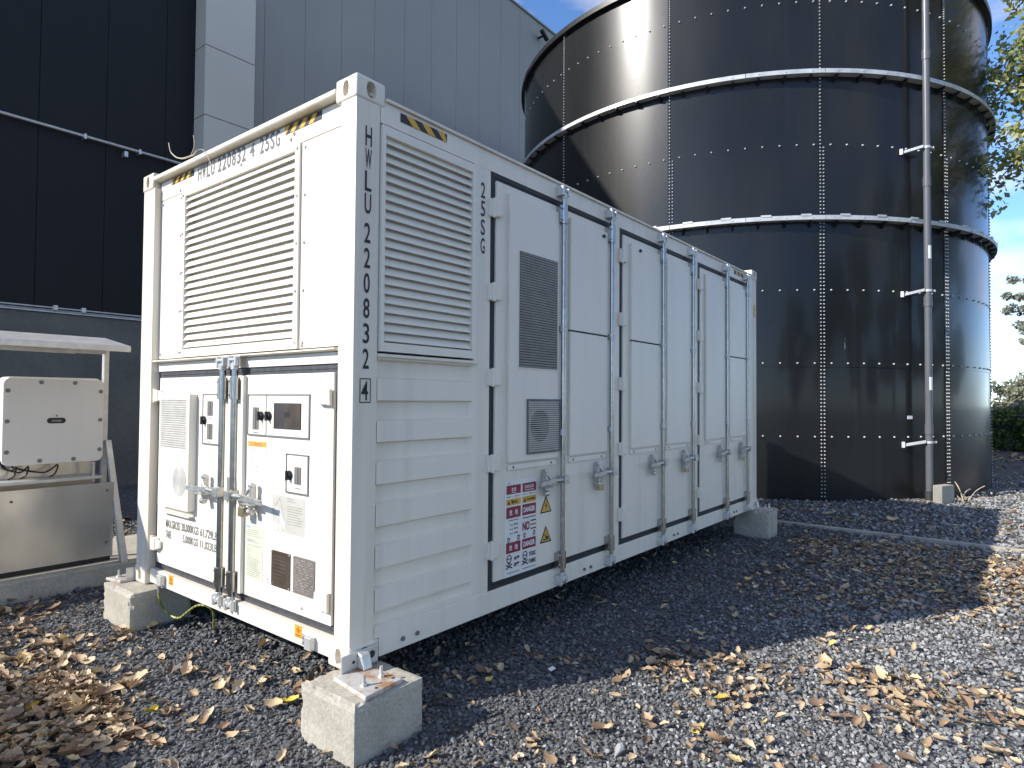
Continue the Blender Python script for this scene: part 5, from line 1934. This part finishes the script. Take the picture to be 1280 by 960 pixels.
def sample(r0, r1, per_m2):
    """points on the ground in a wide sector before the camera"""
    half = R(52)
    area = half * (r1 ** 2 - r0 ** 2)
    n_ = int(area * per_m2)
    rr = np.sqrt(rng.uniform(r0 ** 2, r1 ** 2, n_))
    th = yaw + rng.uniform(-half, half, n_)
    p_ = np.stack([BACK[0] + rr * np.cos(th), BACK[1] + rr * np.sin(th)], 1)
    d_ = np.hypot(p_[:, 0] - TC.x, p_[:, 1] - TC.y)
    keep = (d_ > TR + 0.01) & (p_[:, 1] < WY - 0.1)
    # not inside the blocks, kerb or the stand's footing, and not deep below the container where nothing shows
    for x0, x1, y0, y1 in ((-.2, .205, -.3, .1), (-.16, .25, 2.12, 2.58), (5.93, 6.3, -.18, .25), (-2.4, .95, 3.45, 4.6), (6.99, 7.10, -9, 3), (10.5, 10.9, -1.62, -1.45), (0.9, 5.6, 1.3, 2.4)):
        keep &= ~((p_[:, 0] > x0) & (p_[:, 0] < x1) & (p_[:, 1] > y0) & (p_[:, 1] < y1))
    keep &= ~((p_[:, 0] > 1.5) & (p_[:, 0] < 9) & (p_[:, 1] > 3.2) & (p_[:, 1] < 9.8))
    return p_[keep]


rings = [(1.2, 3.4, 3200, 0.0240), (3.4, 4.8, 2700, 0.0250), (4.8, 7.0, 1600, 0.030), (7.0, 10.5, 750, 0.040), (10.5, 19.0, 360, 0.052)]
PP, SS = [], []
for r0, r1, dn, sz in rings:
    p_ = sample(r0, r1, dn)
    PP.append(p_)
    SS.append(np.full(len(p_), sz))
P2 = np.concatenate(PP)
S1 = np.concatenate(SS) * rng.lognormal(-0.08, 0.25, len(P2))
zz = gz(P2[:, 0], P2[:, 1]) + S1 * rng.uniform(-0.05, 0.32, len(P2))
pts = np.column_stack([P2, zz])
rot = np.column_stack([rng.normal(0, 0.55, len(P2)), rng.normal(0, 0.55, len(P2)), rng.uniform(0, 6.283, len(P2))])
scl = S1[:, None] * rng.uniform(0.85, 1.2, (len(P2), 3))
# paler chippings towards the right also put the sunlit brightness into the stone colour
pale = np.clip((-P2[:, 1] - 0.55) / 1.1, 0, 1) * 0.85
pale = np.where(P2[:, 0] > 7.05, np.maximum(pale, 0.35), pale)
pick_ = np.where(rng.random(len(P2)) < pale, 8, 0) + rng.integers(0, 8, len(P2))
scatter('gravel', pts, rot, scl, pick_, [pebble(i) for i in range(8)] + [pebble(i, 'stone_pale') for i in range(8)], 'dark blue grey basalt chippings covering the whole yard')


def leaf_mesh(i, mat):
    """curled dry leaf about one unit long"""
    r_ = np.random.default_rng(300 + i)
    n_ = 7
    curl, cup, wid = r_.uniform(0.2, 1.3), r_.uniform(0.1, 0.9), r_.uniform(0.30, 0.46)
    twist = r_.uniform(-0.8, 0.8)
    vs, fs = [], []
    for q in range(n_ + 1):
        t = q / n_
        w_ = wid * (math.sin(math.pi * min(1, t * 0.93 + 0.07)) ** 0.75) * (1 - 0.25 * t) * (1 + 0.16 * math.sin(q * 2.4 + i))
        if q == n_:
            w_ = 0.012
        x_ = t - 0.5
        zc = curl * (x_ ** 2) * 0.75
        for sgn in (-1, -0.5, 0, 0.5, 1):
            y_ = sgn * w_
            z_ = zc + cup * abs(sgn) ** 1.6 * w_ * 0.9 + twist * x_ * y_ * 1.2 + 0.05 * math.sin(5 * x_ + 3 * sgn + i) * abs(sgn)
            vs.append((x_, y_ * (1 - 0.25 * cup * abs(sgn)), z_))
    for q in range(n_):
        for w in range(4):
            o_ = q * 5 + w
            fs.append((o_, o_ + 1, o_ + 6, o_ + 5))
    st0 = len(vs)
    for q in range(4):
        t = q / 3
        vs += [(-0.5 - 0.28 * t, -0.010 + 0.05 * t * t, 0.19 * curl + 0.05 * t), (-0.5 - 0.28 * t, 0.010 + 0.05 * t * t, 0.19 * curl + 0.05 * t)]
    for q in range(3):
        o_ = st0 + q * 2
        fs.append((o_, o_ + 1, o_ + 3, o_ + 2))
    me_ = bpy.data.meshes.new('leaf')
    me_.from_pydata(vs, [], fs)
    me_.polygons.foreach_set('use_smooth', [True] * len(me_.polygons))
    me_.materials.append(mat)
    return me_


def drift(x, y):
    """how thickly leaves lie, 0..1"""
    d_ = np.full(len(x), 0.075)
    d_ = np.maximum(d_, 1.0 * np.exp(-(((x + 0.85) / 0.62) ** 4 + ((y - 2.0) / 1.6) ** 4)))
    d_ = np.maximum(d_, 0.55 * np.exp(-(((x + 0.25) / 0.35) ** 2 + ((y - 2.4) / 0.7) ** 2)))
    d_ = np.maximum(d_, 0.8 * np.exp(-(((x - 1.0) / 0.9) ** 2 + ((y - 5.2) / 0.9) ** 2)))
    d_ = np.maximum(d_, 1.0 * np.exp(-(((x - 5.7) / 1.35) ** 4)) * (y < -0.4))
    d_ = np.maximum(d_, 0.55 * np.exp(-(((x - 4.0) / 1.2) ** 2 + ((y + 1.5) / 0.8) ** 2)))
    d_ = np.maximum(d_, 0.20 * (y < -0.75) * (x > 0.2))
    d_ = np.maximum(d_, 0.22 * (x > 7.1))
    d_ = np.maximum(d_, 0.6 * (x > 18))
    d_ = np.where((x > 0.2) & (x < 5.8) & (y > -0.6) & (y < 2.4), np.minimum(d_, 0.05), d_)
    d_ = np.where((x > -0.6) & (x < 0.3) & (y > 0.2) & (y < 1.9), np.minimum(d_, 0.10), d_)
    return d_


cand = np.concatenate([sample(1.2, 5.4, 1500), sample(5.0, 9.5, 420), sample(9.5, 19, 110), sample(19, 34, 26)])
pr_ = drift(cand[:, 0], cand[:, 1])
patch = 0.55 + 0.75 * np.sin(cand[:, 0] * 3.1 + 1.3 * np.sin(cand[:, 1] * 2.3)) * np.sin(cand[:, 1] * 2.7 + 0.8) ** 1
cand = cand[rng.random(len(cand)) < pr_ * np.clip(patch + 0.8 * pr_ ** 2, 0.15, 1.3)]
dist = np.hypot(cand[:, 0] - CAMXY[0], cand[:, 1] - CAMXY[1])
size = rng.lognormal(math.log(0.057), 0.30, len(cand)) * np.where(cand[:, 1] > 0.4, 1.0, 0.84)
fx, fy = math.cos(yaw), math.sin(yaw)
depth = (cand[:, 0] - CAMXY[0]) * fx + (cand[:, 1] - CAMXY[1]) * fy
lat = (cand[:, 0] - CAMXY[0]) * fy - (cand[:, 1] - CAMXY[1]) * fx
inview = (depth > 0.5) & (np.abs(lat) < 0.80 * depth) & ((1.301 - gz(cand[:, 0], cand[:, 1])) / np.maximum(depth, .1) < 0.63)
show = np.where(inview, size / depth, 0)
order = np.argsort(-show)
one, rest = order[:292], order[292:]
cz = gz(cand[:, 0], cand[:, 1])

LEAF = {}
GRP = 'fallen leaves on the gravel'
for kd in ('leaf_tan', 'leaf_pale', 'leaf_rust', 'leaf_yellow'):
    LEAF[kd] = [leaf_mesh(q + 10 * len(LEAF), M[kd]) for q in range(5)]
LBL = {'leaf_tan': 'curled tan brown leaf lying on the dark gravel', 'leaf_pale': 'pale straw coloured dry leaf lying on the dark gravel',
       'leaf_rust': 'dark rust brown dry leaf lying on the dark gravel', 'leaf_yellow': 'still yellow fresh fallen leaf lying on the dark gravel'}


def put_leaf(x, y, s, kd, rz, tilt, label, group=GRP, lift=0.012):
    me_ = LEAF[kd][int(abs(x * 977 + y * 131)) % 5]
    o_ = bpy.data.objects.new('fallen_leaf', me_)
    COL.objects.link(o_)
    o_.location = (x, y, g1(x, y) + lift)
    o_.rotation_euler = (tilt[0], tilt[1], rz)
    o_.scale = (s, s, s)
    return tag(o_, label, 'leaf', group)


for q in one:
    kd = rng.choice(['leaf_tan', 'leaf_pale', 'leaf_rust', 'leaf_yellow'], p=[0.54, 0.25, 0.195, 0.015])
    put_leaf(float(cand[q, 0]), float(cand[q, 1]), float(size[q]), kd, float(rng.uniform(0, 6.28)), (float(rng.normal(0, 0.28)), float(rng.normal(0, 0.28))), LBL[kd], GRP, 0.010 + 0.014 * float(rng.random()))
put_leaf(-0.545, 0.835, 0.085, 'leaf_yellow', 0.4, (0.1, 0.2), 'large yellow green leaf on the gravel between the two near concrete blocks', None, 0.02)
put_leaf(0.98, -1.42, 0.12, 'leaf_rust', 2.2, (0.5, -0.3), 'large crumpled brown leaf in the sun just beyond the container shadow', None, 0.03)

n_ = len(rest)
protos = []
for q in range(10):
    protos.append(bpy.data.objects.new('leaf', leaf_mesh(60 + q, M['leaf_litter'])))
pts = np.column_stack([cand[rest], cz[rest] + rng.uniform(0.008, 0.030, n_)])
rot = np.column_stack([rng.normal(0, 0.3, n_), rng.normal(0, 0.3, n_), rng.uniform(0, 6.283, n_)])
scl = np.repeat((size[rest] * np.where(dist[rest] > 17, 2.4, np.where(dist[rest] > 9, 1.4, 1.0)))[:, None], 3, 1)
scatter('leaf_litter', pts, rot, scl, rng.integers(0, 10, n_), protos, 'drifts of dry brown leaves scattered over the gravel')

scrap = MB()
sx_, sy_ = 1.13, -0.39
zz_ = g1(sx_, sy_) + 0.022
scrap.prism([(sx_ - 0.022, sy_ - 0.012, zz_), (sx_ + 0.016, sy_ - 0.020, zz_ + .006), (sx_ + 0.024, sy_ + 0.008, zz_ + .010), (sx_ - 0.014, sy_ + 0.017, zz_ + .004)], (0, 0, 0.001))
tag(scrap.build('paper_scrap', M['sticker'], None, origin=(sx_, sy_, zz_)), 'tiny white paper scrap on the shaded gravel in front of the container', 'paper scrap')
